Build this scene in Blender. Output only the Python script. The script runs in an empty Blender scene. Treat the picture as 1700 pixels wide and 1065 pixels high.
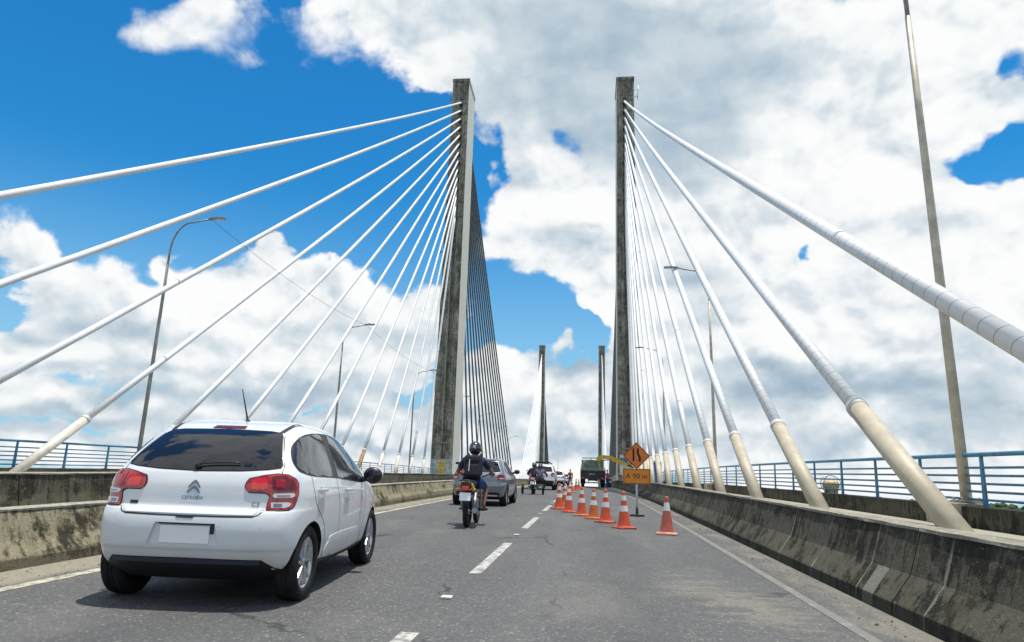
import bpy, bmesh, math, random
from mathutils import Vector, Matrix, Euler
from mathutils.bvhtree import BVHTree
random.seed(7)
R_ = math.radians
scene = bpy.context.scene
COL = scene.collection

# ------------------------------------------------------------------ deck frame
# Deck coordinates: X to the right, Y along the carriageway, Z up from the asphalt at the camera.
# The deck climbs about 4 % and crests in a parabola; DM turns deck axes into world axes (Z = gravity).
KC = 0.000129
_u = Vector((-0.0088, 0.0400, 1.0)).normalized()
_y = (Vector((0, 1, 0)) - _u * _u.y).normalized()
_x = _y.cross(_u)
DM = Matrix((_x, _y, _u))
DM4 = DM.to_4x4()
def crest(Y):
    return -KC * Y * Y if Y > 0 else 0.0
def D(X, Y, Z=0.0):
    return DM @ Vector((X, Y, Z + crest(Y)))

# ------------------------------------------------------------------ camera
F_PX, YAW, PITCH, ROLL, EYE = 1168.5, 0.113324, 0.202089, 0.034624, 1.2
fw = Vector((-math.sin(YAW) * math.cos(PITCH), math.cos(YAW) * math.cos(PITCH), math.sin(PITCH)))
rt = Vector((math.cos(YAW), math.sin(YAW), 0)); up = rt.cross(fw)
rt2 = rt * math.cos(ROLL) + up * math.sin(ROLL); up2 = up * math.cos(ROLL) - rt * math.sin(ROLL)
fw, rt2, up2 = DM @ fw, DM @ rt2, DM @ up2
cam_data = bpy.data.cameras.new('camera')
cam_data.sensor_width = 36.0
cam_data.lens = F_PX / 1700 * 36.0
cam_data.clip_start = 0.05; cam_data.clip_end = 20000
cam = bpy.data.objects.new('camera', cam_data); COL.objects.link(cam)
cm = Matrix.Identity(4)
for i, v in enumerate((rt2, up2, -fw)):
    cm[0][i], cm[1][i], cm[2][i] = v
cm.translation = DM @ Vector((0, 0, EYE))
cam.matrix_world = cm
scene.camera = cam
def pix_dir(px, py):
    return (fw + rt2 * ((px - 850) / F_PX) - up2 * ((py - 532.5) / F_PX)).normalized()

# ------------------------------------------------------------------ colour management
scene.view_settings.view_transform = 'Standard'
scene.view_settings.look = 'None'
scene.view_settings.exposure = 0.0
scene.view_settings.gamma = 1.0
scene.cycles.use_denoising = True
scene.cycles.denoiser = 'OPENIMAGEDENOISE'

# ------------------------------------------------------------------ node helper
class G:
    def __init__(self, tree):
        self.t = tree; tree.nodes.clear()
    def n(self, kind, ins=None, out=0, **kw):
        nd = self.t.nodes.new(kind)
        for k, v in kw.items(): setattr(nd, k, v)
        if ins:
            for k, v in ins.items():
                s = nd.inputs[k]
                if hasattr(v, 'links') or isinstance(v, bpy.types.NodeSocket): self.t.links.new(v, s)
                else: s.default_value = v
        self.last = nd
        return nd.outputs[out] if out is not None else nd
    def m(self, op, a, b=0.0, c=0.0, clamp=False):
        return self.n('ShaderNodeMath', {0: a, 1: b, 2: c}, operation=op, use_clamp=clamp)
    def v(self, op, a, b=(0, 0, 0), out=0):
        return self.n('ShaderNodeVectorMath', {0: a, 1: b}, operation=op, out=out)
    def dot(self, a, b):
        return self.n('ShaderNodeVectorMath', {0: a, 1: b}, operation='DOT_PRODUCT', out=1)
    def rng(self, v, a, b, c=0.0, d=1.0, smooth=True):
        return self.n('ShaderNodeMapRange', {0: v, 1: a, 2: b, 3: c, 4: d}, interpolation_type='SMOOTHSTEP' if smooth else 'LINEAR')
    def mix(self, f, a, b, blend='MIX'):
        nd = self.t.nodes.new('ShaderNodeMix'); nd.data_type = 'RGBA'; nd.blend_type = blend
        for i, v in ((0, f), (6, a), (7, b)):
            if isinstance(v, bpy.types.NodeSocket): self.t.links.new(v, nd.inputs[i])
            else: nd.inputs[i].default_value = v if i == 0 else (tuple(v) + (1,) if len(v) == 3 else v)
        return nd.outputs[2]
    def noise(self, vec, scale, detail=4, rough=.55, dist=0.0, kind='FBM', lac=2.0):
        return self.n('ShaderNodeTexNoise', {'Vector': vec, 'Scale': scale, 'Detail': detail, 'Roughness': rough, 'Distortion': dist, 'Lacunarity': lac}, noise_dimensions='3D')
    def mapv(self, vec, scale=(1, 1, 1), loc=(0, 0, 0), rot=(0, 0, 0)):
        return self.n('ShaderNodeMapping', {'Vector': vec, 'Scale': scale, 'Location': loc, 'Rotation': rot})

# ------------------------------------------------------------------ sky, clouds and sun
SUN_EL, SUN_AZ = R_(82), R_(78)       # azimuth measured from +Y (ahead) towards +X (right)
sun_dir = Vector((math.cos(SUN_EL) * math.sin(SUN_AZ), math.cos(SUN_EL) * math.cos(SUN_AZ), math.sin(SUN_EL)))
sun_data = bpy.data.lights.new('sun', 'SUN'); sun_data.energy = 5.0; sun_data.angle = R_(0.5); sun_data.color = (1.0, .955, .88)
sun = bpy.data.objects.new('sun', sun_data); COL.objects.link(sun)
sun.rotation_euler = sun_dir.to_track_quat('Z', 'Y').to_euler(); sun.location = (60, 20, 120)

world = bpy.data.worlds.new('World'); scene.world = world; world.use_nodes = True
# clouds: centre pixel, radii in pixels, weight  (turned into directions of the real sky)
CLOUDS = [
 # upper left patch
 (335, 30, 100, 48, .95), (235, 62, 50, 38, .62), (425, 92, 60, 28, .62), (300, 70, 80, 30, .45),
 (10, 275, 62, 36, .50),
 # big bank, upper right
 (560, 5, 80, 40, .75), (640, 40, 105, 52, .85), (760, 70, 95, 80, .95), (850, 150, 105, 82, 1.0), (830, 40, 160, 90, 1.0),
 (1000, 110, 170, 130, 1.2), (1180, 150, 200, 190, 1.25), (1350, 90, 190, 150, 1.2), (1540, 60, 150, 130, 1.1), (1700, 20, 110, 60, .9),
 (1420, 290, 160, 120, 1.1), (1660, 185, 60, 38, .55), (1560, 190, 60, 60, .55), (1665, 345, 90, 44, .8), (1695, 318, 60, 34, .75), (1585, 325, 70, 30, .5), (1695, 180, 50, 32, .6), (1600, 215, 60, 30, .45), (1540, 330, 80, 50, .4), (1100, 90, 260, 150, .5), (1250, 200, 160, 120, .4),
 # middle cumulus between the pylons
 (900, 260, 62, 46, .9), (850, 320, 60, 55, .9), (945, 350, 110, 80, 1.1), (880, 415, 78, 58, .95), (845, 425, 50, 42, .5), (985, 440, 70, 52, .85), (1090, 380, 90, 120, 1.0),
 (985, 505, 55, 18, .6), (1110, 500, 70, 80, .95),
 # right hand bank down to the horizon
 (1200, 400, 120, 120, 1.0), (1400, 480, 150, 120, 1.1), (1600, 420, 120, 120, 1.1), (1250, 560, 160, 110, 1.05), (1480, 620, 200, 110, 1.05), (1680, 560, 110, 120, 1.05),
 (1250, 700, 220, 80, .85), (1600, 720, 200, 90, .85), (1060, 640, 60, 90, .8),
 # low cumulus far ahead
 (850, 640, 62, 72, .95), (960, 640, 70, 52, .75), (900, 590, 50, 30, .6), (930, 565, 24, 18, .5), (800, 700, 90, 60, .8), (920, 720, 120, 52, .75),
 # large bank on the left
 (15, 400, 62, 58, 1.0), (95, 470, 80, 62, 1.0), (190, 500, 85, 52, .9), (300, 425, 24, 27, .85), (330, 480, 75, 56, .95), (440, 410, 42, 28, .85),
 (430, 490, 100, 70, 1.05), (545, 470, 80, 48, .95), (640, 520, 85, 52, .95), (720, 520, 60, 46, .85), (60, 580, 130, 72, 1.0), (240, 600, 160, 62, .95),
 (450, 590, 150, 72, 1.0), (620, 620, 130, 72, .95), (100, 690, 190, 60, .75), (350, 690, 180, 60, .85), (600, 720, 160, 60, .75),
 (850, 800, 420, 44, .75), (150, 770, 360, 36, .6), (1450, 790, 420, 50, .8), (560, 760, 260, 40, .5),
 # blue gaps (negative)
 (830, 248, 40, 20, -.75), (947, 240, 24, 22, -.85), (1625, 268, 44, 17, -.62), (1690, 235, 26, 15, -.45), (1668, 112, 26, 24, -.62), (1330, 412, 20, 26, -1.0), (880, 525, 90, 36, -.9),
 (745, 190, 40, 40, -.5), (120, 640, 90, 14, -.55), (370, 612, 70, 14, -.6), (260, 655, 140, 12, -.55), (520, 690, 120, 11, -.6), (90, 715, 140, 10, -.5), (680, 660, 70, 10, -.5), (1390, 690, 160, 10, -.5), (1640, 650, 90, 9, -.45), (1220, 660, 60, 10, -.4), (880, 700, 60, 9, -.45), (1590, 490, 30, 12, -.35),
 (275, 455, 26, 20, -.5), (480, 570, 46, 14, -.3), (640, 320, 180, 70, -.7), (330, 250, 330, 90, -.9), (1230, 330, 26, 12, -.25), (965, 600, 60, 26, -.2),
]
# grey undersides and thick grey parts: centre, radii, weight
GREYS = [(960, 70, 150, 100, .85), (1050, 190, 130, 90, .95), (1180, 220, 140, 70, .7), (860, 30, 140, 60, .5), (810, 190, 60, 50, .55), (1120, 60, 160, 60, .5),
 (1000, 120, 260, 150, .55), (1250, 90, 200, 90, .35), (1330, 645, 190, 34, .75), (1620, 690, 140, 30, .75), (1180, 470, 60, 60, .45), (1530, 380, 90, 26, .35), (1660, 600, 70, 22, .4), (1130, 680, 120, 30, .5),
 (960, 610, 60, 34, 1.0), (370, 105, 110, 26, .45), (240, 90, 60, 20, .4), (20, 275, 60, 30, .8), (445, 110, 60, 20, .4),
 (110, 545, 120, 20, .5), (330, 555, 90, 18, .45), (560, 555, 120, 24, .55), (680, 585, 90, 26, .6), (200, 655, 200, 20, .65), (470, 660, 160, 18, .55), (80, 730, 200, 26, .5),
 (500, 700, 160, 18, .5), (900, 690, 110, 18, .5), (780, 640, 60, 16, .4), (150, 700, 170, 16, .7), (380, 740, 200, 14, .6), (620, 750, 160, 14, .6), (60, 620, 120, 14, .5), (300, 610, 120, 14, .5), (530, 640, 140, 16, .55), (1400, 720, 260, 18, .6), (1560, 640, 130, 22, .5), (1150, 740, 140, 14, .5), (1480, 560, 120, 16, .4), (1300, 500, 120, 20, .35), (900, 740, 120, 12, .5), (1250, 600, 120, 20, .4), (650, 670, 110, 18, .5)]
# thin, soft-edged parts
SOFT = [(320, 60, 150, 70, 1.2), (560, 40, 90, 60, .8), (10, 275, 80, 50, 1.3), (760, 200, 60, 60, .6), (1640, 250, 120, 70, .9), (1680, 110, 60, 50, .9), (950, 240, 40, 30, .8)]
def build_sky():
    g = G(world.node_tree)
    dirv = g.n('ShaderNodeTexCoord', out=0)                  # world direction
    dirv = g.v('NORMALIZE', dirv)
    sep = g.n('ShaderNodeSeparateXYZ', {0: dirv}, out=None)
    dx, dy, dz = sep.outputs
    dyc = g.m('MAXIMUM', dy, .12)
    uv = g.n('ShaderNodeCombineXYZ', {0: g.m('DIVIDE', dx, dyc), 1: g.m('DIVIDE', dz, dyc), 2: 0.0})
    # warp the lookup a little so no blob keeps a smooth outline
    wn = g.n('ShaderNodeTexNoise', {'Vector': dirv, 'Scale': 9.0, 'Detail': 4.0, 'Roughness': .55}, out=1)
    warp = g.v('MULTIPLY', g.v('SUBTRACT', wn, (.5, .5, .5)), (.17, .13, 0))
    uvw = g.v('ADD', uv, warp)
    def field(blobs):
        acc = 0.0
        for (px, py, rx, ry, w) in blobs:
            d0, d1, d2 = pix_dir(px, py), pix_dir(px + 4, py), pix_dir(px, py - 4)
            c = (d0.x / d0.y, d0.z / d0.y)
            su = 4 / abs(d1.x / d1.y - c[0]) / rx; sv = 4 / abs(d2.z / d2.y - c[1]) / ry
            q = g.n('ShaderNodeVectorMath', {0: uvw, 1: (su, sv, 0), 2: (-c[0] * su, -c[1] * sv, 0)}, operation='MULTIPLY_ADD')
            acc = g.m('MULTIPLY_ADD', g.m('POWER', .36, g.dot(q, q)), w, acc)
        return acc
    cov_front = field(CLOUDS)
    front = g.rng(dy, .10, .35)
    big = g.noise(g.mapv(dirv, (1, 1, 1.6)), 2.2, 3, .5)
    cov_back = g.rng(big, .35, .62)
    outside = g.m('MAXIMUM', g.rng(uv_abs(g, uv), .95, 1.5), g.rng(sep_z(g, uv), .95, 1.4))
    front = g.m('MULTIPLY', front, g.m('SUBTRACT', 1.0, outside))
    cov = g.m('ADD', g.m('MULTIPLY', cov_front, front), g.m('MULTIPLY', cov_back, g.m('SUBTRACT', 1.0, front)))
    cov = g.m('MAXIMUM', g.m('MINIMUM', cov, 1.15), -.35)
    p0 = g.mapv(dirv, (1, 1, 1.25))
    n0 = g.noise(p0, 9.0, 9, .60, .25)
    n1 = g.noise(g.v('ADD', p0, (.014, .0, .030)), 9.0, 4, .52, .25)
    n2 = g.noise(p0, 9.0, 4, .52, .25)
    puff = g.n('ShaderNodeTexVoronoi', {'Vector': g.v('ADD', p0, g.v('MULTIPLY', warp, (.5, .5, .5))), 'Scale': 15.0, 'Detail': 2.0, 'Roughness': .5, 'Lacunarity': 2.2}, feature='F1', normalize=True)
    pv = g.v('ADD', p0, g.v('MULTIPLY', warp, (.5, .5, .5)))
    puff2 = g.n('ShaderNodeTexVoronoi', {'Vector': g.v('ADD', pv, (.006, .0, .016)), 'Scale': 15.0, 'Detail': 2.0, 'Roughness': .5, 'Lacunarity': 2.2}, feature='F1', normalize=True)
    bump = g.m('ADD', g.m('SUBTRACT', n0, .5), g.m('MULTIPLY', g.m('SUBTRACT', .36, puff), .45))
    dens = g.m('MULTIPLY_ADD', bump, 2.0, cov)
    wisp = g.rng(g.noise(g.mapv(dirv, (1, 1, 1), (5, 0, 0)), 4.0, 2, .5), .42, .62)
    alpha = g.n('ShaderNodeMapRange', {0: dens, 1: .44, 2: g.m('ADD', g.m('MULTIPLY_ADD', wisp, .30, .58), g.m('MULTIPLY', field(SOFT), .55)), 3: 0.0, 4: 1.0}, interpolation_type='SMOOTHSTEP')
    greyb = g.m('MINIMUM', field(GREYS), 1.0)
    relief = g.m('MULTIPLY_ADD', g.m('SUBTRACT', n2, n1), 1.5, g.m('MULTIPLY', g.m('SUBTRACT', puff2, puff), .75))
    soft = g.noise(g.mapv(dirv, (1, 1, 2.4)), 5.0, 4, .5)
    grey = g.m('MULTIPLY', greyb, g.rng(soft, .20, .7, .75, 1.08))
    grey = g.m('MULTIPLY_ADD', grey, front, g.m('MULTIPLY', g.rng(g.noise(g.mapv(dirv, (1, 1, 2.8), (3, 1, 2)), 7.0, 4, .5), .47, .72), .30))
    relief = g.m('MULTIPLY', relief, g.m('MULTIPLY_ADD', greyb, -.65, 1.0))
    shade = g.m('SUBTRACT', g.m('ADD', .925, relief), g.m('MULTIPLY', grey, g.rng(dz, .12, .45, .62, .42)))
    shade = g.m('MINIMUM', g.m('MAXIMUM', shade, .16), 1.04)
    ccol = g.n('ShaderNodeValToRGB', {0: shade})
    ramp = g.last.color_ramp
    ramp.elements[0].position = .15; ramp.elements[0].color = (.26, .38, .50, 1)
    ramp.elements[1].position = 1.0; ramp.elements[1].color = (.98, .985, .985, 1)
    e = ramp.elements.new(.45); e.color = (.46, .57, .66, 1)
    e = ramp.elements.new(.70); e.color = (.70, .77, .82, 1)
    e = ramp.elements.new(.86); e.color = (.90, .925, .94, 1)
    sky = g.n('ShaderNodeTexSky', sky_type='NISHITA', sun_disc=False, sun_elevation=SUN_EL, sun_rotation=SUN_AZ, air_density=1.0, dust_density=.15, ozone_density=2.0)
    skyc = g.n('ShaderNodeHueSaturation', {'Saturation': 1.32, 'Value': 1.0, 'Color': sky})
    skyc = g.mix(1.0, skyc, SKY_GAIN, 'MULTIPLY')
    skyc = g.mix(g.rng(dz, .42, .04, 0, .9), skyc, (.36 / SKY_STRENGTH, .60 / SKY_STRENGTH, .80 / SKY_STRENGTH))
    up_ok = g.rng(dz, -.01, .02)
    alpha = g.m('MULTIPLY', alpha, up_ok)
    # clouds are written in picture units, so lift them by 1 / strength
    cl = g.mix(1.0, ccol, (CLOUD_GAIN,) * 3, 'MULTIPLY')
    colr = g.mix(alpha, skyc, cl)
    bg = g.n('ShaderNodeBackground', {'Color': colr, 'Strength': SKY_STRENGTH})
    g.n('ShaderNodeOutputWorld', {0: bg}, out=None)
def uv_abs(g, uv):
    s = g.n('ShaderNodeSeparateXYZ', {0: uv}, out=None)
    return g.m('ABSOLUTE', g.m('ADD', s.outputs[0], .1))
def sep_z(g, uv):
    s = g.n('ShaderNodeSeparateXYZ', {0: uv}, out=None)
    return s.outputs[1]
SKY_STRENGTH = 0.10
SKY_GAIN = (.47, 1.44, 1.54)
CLOUD_GAIN = 1.0 / SKY_STRENGTH
build_sky()
world.cycles.sampling_method = 'MANUAL'; world.cycles.sample_map_resolution = 1024

# ------------------------------------------------------------------ object helpers
def tag(o, label=None, cat=None, group=None, kind=None):
    if label: o['label'] = label
    if cat: o['category'] = cat
    if group: o['group'] = group
    if kind: o['kind'] = kind
    return o
def empty(name, label, cat, matrix, group=None):
    o = bpy.data.objects.new(name, None); COL.objects.link(o)
    o.empty_display_size = .3; o.matrix_world = matrix
    return tag(o, label, cat, group)
def on_deck(X, Y, Z=0.0, heading=0.0, upright=False):
    """matrix of a thing that stands on the deck; heading turns it counter-clockwise"""
    T = Matrix.Translation(D(X, Y, Z))
    if upright: return T @ Matrix.Rotation(heading, 4, 'Z')
    pitch = math.atan(-2 * KC * max(Y, 0))
    return T @ DM4 @ Matrix.Rotation(pitch, 4, 'X') @ Matrix.Rotation(heading, 4, 'Z')
class MB:
    """collects boxes, tubes and lathes; build() links them as one mesh object"""
    def __init__(s): s.v = []; s.f = []; s.sm = []
    def add(s, vs, fs, smooth=False):
        k = len(s.v); s.v += [tuple(v) for v in vs]; s.f += [tuple(i + k for i in f) for f in fs]; s.sm += [smooth] * len(fs); return s
    def box(s, c, d, rot=None, bev=0.0):
        x, y, z = d[0] / 2, d[1] / 2, d[2] / 2; c = Vector(c)
        if bev > 0:
            b = min(bev, x * .9, y * .9, z * .9); bm = bmesh.new(); bmesh.ops.create_cube(bm, size=1)
            for v in bm.verts: v.co = Vector((v.co.x * d[0], v.co.y * d[1], v.co.z * d[2]))
            bmesh.ops.bevel(bm, geom=bm.edges[:], offset=b, segments=2, profile=.6, affect='EDGES')
            bm.verts.ensure_lookup_table()
            vs = [v.co.copy() for v in bm.verts]; fs = [[v.index for v in f.verts] for f in bm.faces]; bm.free()
        else:
            vs = [Vector((a * x, b_ * y, e * z)) for a in (-1, 1) for b_ in (-1, 1) for e in (-1, 1)]
            fs = [(0, 1, 3, 2), (4, 6, 7, 5), (0, 4, 5, 1), (2, 3, 7, 6), (0, 2, 6, 4), (1, 5, 7, 3)]
        if rot is not None: vs = [rot @ v for v in vs]
        return s.add([v + c for v in vs], fs)
    def prism(s, poly, axis, a, b):
        """poly of 2-D points swept along an axis from a to b: axis 0 -> (u,v)=(y,z), 1 -> (x,z), 2 -> (x,y)"""
        def P(u, v, w): return ((w, u, v), (u, w, v), (u, v, w))[axis]
        n = len(poly)
        vs = [P(u, v, a) for u, v in poly] + [P(u, v, b) for u, v in poly]
        fs = [tuple(range(n))[::-1], tuple(range(n, 2 * n))] + [(i, (i + 1) % n, n + (i + 1) % n, n + i) for i in range(n)]
        return s.add(vs, fs)
    def tube(s, pts, r, seg=12, caps=True):
        pts = [Vector(p) for p in pts]; n = len(pts)
        rr = r if isinstance(r, (list, tuple)) else [r] * n
        t0 = (pts[1] - pts[0]).normalized()
        a = t0.orthogonal().normalized(); vs = []; prev = t0
        for i, p in enumerate(pts):
            t = ((pts[min(i + 1, n - 1)] - pts[max(i - 1, 0)])).normalized()
            a = (prev.rotation_difference(t) @ a).normalized(); prev = t; b = t.cross(a)
            for k in range(seg):
                w = 2 * math.pi * k / seg
                vs.append(p + (a * math.cos(w) + b * math.sin(w)) * rr[i])
        fs = [(i * seg + k, i * seg + (k + 1) % seg, (i + 1) * seg + (k + 1) % seg, (i + 1) * seg + k) for i in range(n - 1) for k in range(seg)]
        s.add(vs, fs, True)
        if caps: s.add(vs[:seg], [tuple(range(seg))[::-1]]); s.add(vs[-seg:], [tuple(range(seg))])
        return s
    def lathe(s, prof, seg=24, axis=2, c=(0, 0, 0), smooth=True, arc=None):
        """prof: list of (r, h); axis the direction of h"""
        vs = []; c = Vector(c)
        for r, h in prof:
            for k in range(seg):
                w = 2 * math.pi * k / seg; x, y = r * math.cos(w), r * math.sin(w)
                vs.append(Vector(((h, x, y), (y, h, x), (x, y, h))[axis]) + c)
        n = len(prof)
        fs = [(i * seg + k, i * seg + (k + 1) % seg, (i + 1) * seg + (k + 1) % seg, (i + 1) * seg + k) for i in range(n - 1) for k in range(seg)]
        return s.add(vs, fs, smooth)
    def ball(s, c, r, seg=16, rings=10, scale=(1, 1, 1), zmin=-1.0, zmax=1.0):
        prof = []
        for i in range(rings + 1):
            z = zmin + (zmax - zmin) * i / rings if False else math.sin(math.asin(max(zmin, -1)) + (math.asin(min(zmax, 1)) - math.asin(max(zmin, -1))) * i / rings)
            prof.append((math.sqrt(max(0, 1 - z * z)) * r, z * r))
        k = len(s.v); s.lathe(prof, seg)
        for i in range(k, len(s.v)):
            v = s.v[i]; s.v[i] = (v[0] * scale[0] + c[0], v[1] * scale[1] + c[1], v[2] * scale[2] + c[2])
        return s
    def xform(s, M):
        s.v = [tuple(M @ Vector(v)) for v in s.v]; return s
    def build(s, name, mat, parent=None, matrix=None, weld=True, autosmooth=None):
        me = bpy.data.meshes.new(name); me.from_pydata(s.v, [], s.f); me.update()
        me.polygons.foreach_set('use_smooth', s.sm)
        bm = bmesh.new(); bm.from_mesh(me)
        if weld: bmesh.ops.remove_doubles(bm, verts=bm.verts, dist=1e-5)
        bmesh.ops.recalc_face_normals(bm, faces=bm.faces); bm.to_mesh(me); bm.free()
        return link_mesh(name, me, mat, parent, matrix)
def link_mesh(name, me, mat, parent=None, matrix=None):
    o = bpy.data.objects.new(name, me); COL.objects.link(o)
    if isinstance(mat, (list, tuple)):
        for m in mat: me.materials.append(m)
    else: me.materials.append(mat)
    if parent is not None: o.parent = parent
    if matrix is not None: o.matrix_world = matrix
    return o
def copy_tree(o, parent=None):
    c = o.copy(); COL.objects.link(c)
    if parent is not None:
        c.parent = parent; c.matrix_parent_inverse = Matrix.Identity(4)
    for ch in list(o.children): copy_tree(ch, c)
    return c
def text_mesh(body, size, extrude, font_shear=0.0, spacing=1.0, bold=0.0):
    cu = bpy.data.curves.new('lettering', 'FONT'); cu.body = body; cu.size = size; cu.extrude = extrude; cu.offset = bold
    cu.align_x = 'CENTER'; cu.align_y = 'CENTER'; cu.shear = font_shear; cu.space_character = spacing
    o = bpy.data.objects.new('lettering', cu); COL.objects.link(o)
    dg = bpy.context.evaluated_depsgraph_get()
    me = bpy.data.meshes.new_from_object(o.evaluated_get(dg))
    bpy.data.objects.remove(o); bpy.data.curves.remove(cu)
    me.materials.clear()
    return me
ORD = ['first', 'second', 'third', 'fourth', 'fifth', 'sixth', 'seventh', 'eighth', 'ninth', 'tenth', 'eleventh', 'twelfth', 'thirteenth', 'fourteenth']

# ------------------------------------------------------------------ materials
MATS = {}
def mat(name, col=(.5, .5, .5), rough=.5, metal=0.0, coat=0.0, spec=.5, build=None, emit=None, noise=0.0, nscale=20.0):
    if name in MATS: return MATS[name]
    m = bpy.data.materials.new(name); m.use_nodes = True; MATS[name] = m
    g = G(m.node_tree)
    b = g.n('ShaderNodeBsdfPrincipled', {'Roughness': rough, 'Metallic': metal, 'Coat Weight': coat, 'Coat Roughness': .04, 'Specular IOR Level': spec, 'Base Color': tuple(col) + (1,)}, out=None)
    if noise > 0:
        co = g.n('ShaderNodeTexCoord', out=3)
        nz = g.noise(co, nscale, 5, .6)
        c2 = g.mix(g.rng(nz, .3, .7), [c * (1 - noise) for c in col], [min(1, c * (1 + noise * .6)) for c in col])
        m.node_tree.links.new(c2, b.inputs['Base Color'])
    if build: build(g, b, m)
    g.n('ShaderNodeOutputMaterial', {0: b.outputs[0]}, out=None)
    return m
def setin(m, b, k, s): m.node_tree.links.new(s, b.inputs[k])
def bumpit(g, m, b, h, strength=.4, dist=.02):
    setin(m, b, 'Normal', g.n('ShaderNodeBump', {'Height': h, 'Strength': strength, 'Distance': dist}))

def b_asphalt(g, b, m):
    co = g.n('ShaderNodeTexCoord', out=3)
    s = g.n('ShaderNodeSeparateXYZ', {0: co}, out=None); X, Y = s.outputs[0], s.outputs[1]
    agg = g.n('ShaderNodeTexVoronoi', {'Vector': co, 'Scale': 62.0}, out=1)
    aggv = g.n('ShaderNodeSeparateColor', {0: agg}, out=0)
    fine = g.noise(co, 90.0, 2, .6)
    patch = g.noise(g.mapv(co, (1, .35, 1)), .9, 5, .6)
    mid = g.noise(co, 6.0, 4, .6)
    base = g.mix(g.rng(aggv, .15, .95, smooth=False), (.074, .075, .075), (.132, .132, .130))
    base = g.mix(g.rng(aggv, .955, .985), base, (.30, .29, .26))
    base = g.mix(g.m('MULTIPLY', g.rng(fine, .42, .62), .35), base, (.05, .05, .05))
    base = g.mix(g.rng(patch, .32, .68, 0, .30), base, (.052, .053, .055))
    base = g.mix(g.rng(mid, .50, .72, 0, .22), base, (.17, .165, .15))
    # polished wheel paths and the darker strip in the middle of each lane
    def strip(x0, w): return g.rng(g.m('ABSOLUTE', g.m('SUBTRACT', g.m('ADD', X, g.m('MULTIPLY', g.m('SUBTRACT', patch, .5), .5)), x0)), w, 0.0)
    base = g.mix(g.m('MULTIPLY', strip(.45, .55), .28), base, (.048, .048, .050))
    base = g.mix(g.m('MULTIPLY', strip(-3.1, .6), .26), base, (.048, .048, .050))
    base = g.mix(g.m('MULTIPLY', strip(-.5, .35), .15), base, (.15, .148, .14))
    crk = g.n('ShaderNodeTexVoronoi', {'Vector': g.v('ADD', g.mapv(co, (1, .55, 1)), g.v('MULTIPLY', g.n('ShaderNodeTexNoise', {'Vector': co, 'Scale': 3.0, 'Detail': 5.0}, out=1), (.35, .35, 0))), 'Scale': .55}, feature='DISTANCE_TO_EDGE')
    crk = g.m('MULTIPLY', g.rng(crk, .010, .003), g.rng(g.noise(co, .55, 2, .5), .50, .60))
    base = g.mix(g.m('MULTIPLY', crk, .75), base, (.022, .022, .022))
    oil = g.noise(g.mapv(co, (1.6, .8, 1), (4, 4, 0)), 2.2, 5, .6)
    base = g.mix(g.m('MULTIPLY', g.rng(oil, .66, .74), .45), base, (.035, .035, .036))
    dust = g.noise(g.mapv(co, (.8, .25, 1), (7, 1, 0)), 1.2, 6, .65)
    base = g.mix(g.rng(dust, .50, .72, 0, .28), base, (.20, .19, .165))
    # sand blown against both barriers
    n1 = g.noise(g.mapv(co, (1.2, .5, 1)), 1.7, 6, .65)
    n2 = g.noise(co, 14.0, 4, .6)
    sandL = g.rng(g.m('ADD', X, g.m('MULTIPLY', g.m('SUBTRACT', n1, .5), .9)), -5.0, -5.4)
    sandR = g.rng(g.m('ADD', X, g.m('MULTIPLY', g.m('SUBTRACT', n1, .5), 1.2)), 2.12, 2.62)
    sandR = g.m('MULTIPLY', sandR, g.rng(n1, .34, .66, .05, .55))
    sand = g.m('MULTIPLY', g.m('MAXIMUM', sandL, sandR), g.rng(n2, .25, .60, .45, 1.0))
    # the pale spill in front of the right hand barrier
    px = g.m('MULTIPLY', g.m('SUBTRACT', X, g.m('ADD', 1.30, g.m('MULTIPLY', g.m('SUBTRACT', 8.0, Y), .25))), 1.15); py = g.m('MULTIPLY', g.m('SUBTRACT', Y, 7.3), .45)
    rr = g.m('SQRT', g.m('ADD', g.m('MULTIPLY', px, px), g.m('MULTIPLY', py, py)))
    n3 = g.noise(g.mapv(co, (.7, 1.6, 1)), 2.4, 7, .68)
    spill = g.m('MULTIPLY', g.rng(g.m('ADD', rr, g.m('MULTIPLY', g.m('SUBTRACT', n3, .5), 3.0)), .80, .0), .50)
    sand = g.m('MAXIMUM', sand, g.m('MULTIPLY', spill, g.rng(n2, .3, .6, .3, 1.0)))
    sand = g.m('MULTIPLY', sand, g.m('GREATER_THAN', X, -5.9))
    c = g.mix(sand, base, (.255, .232, .172))
    setin(m, b, 'Base Color', c)
    bumpit(g, m, b, g.m('ADD', aggv, g.m('MULTIPLY', fine, .6)), .35, .008)
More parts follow.
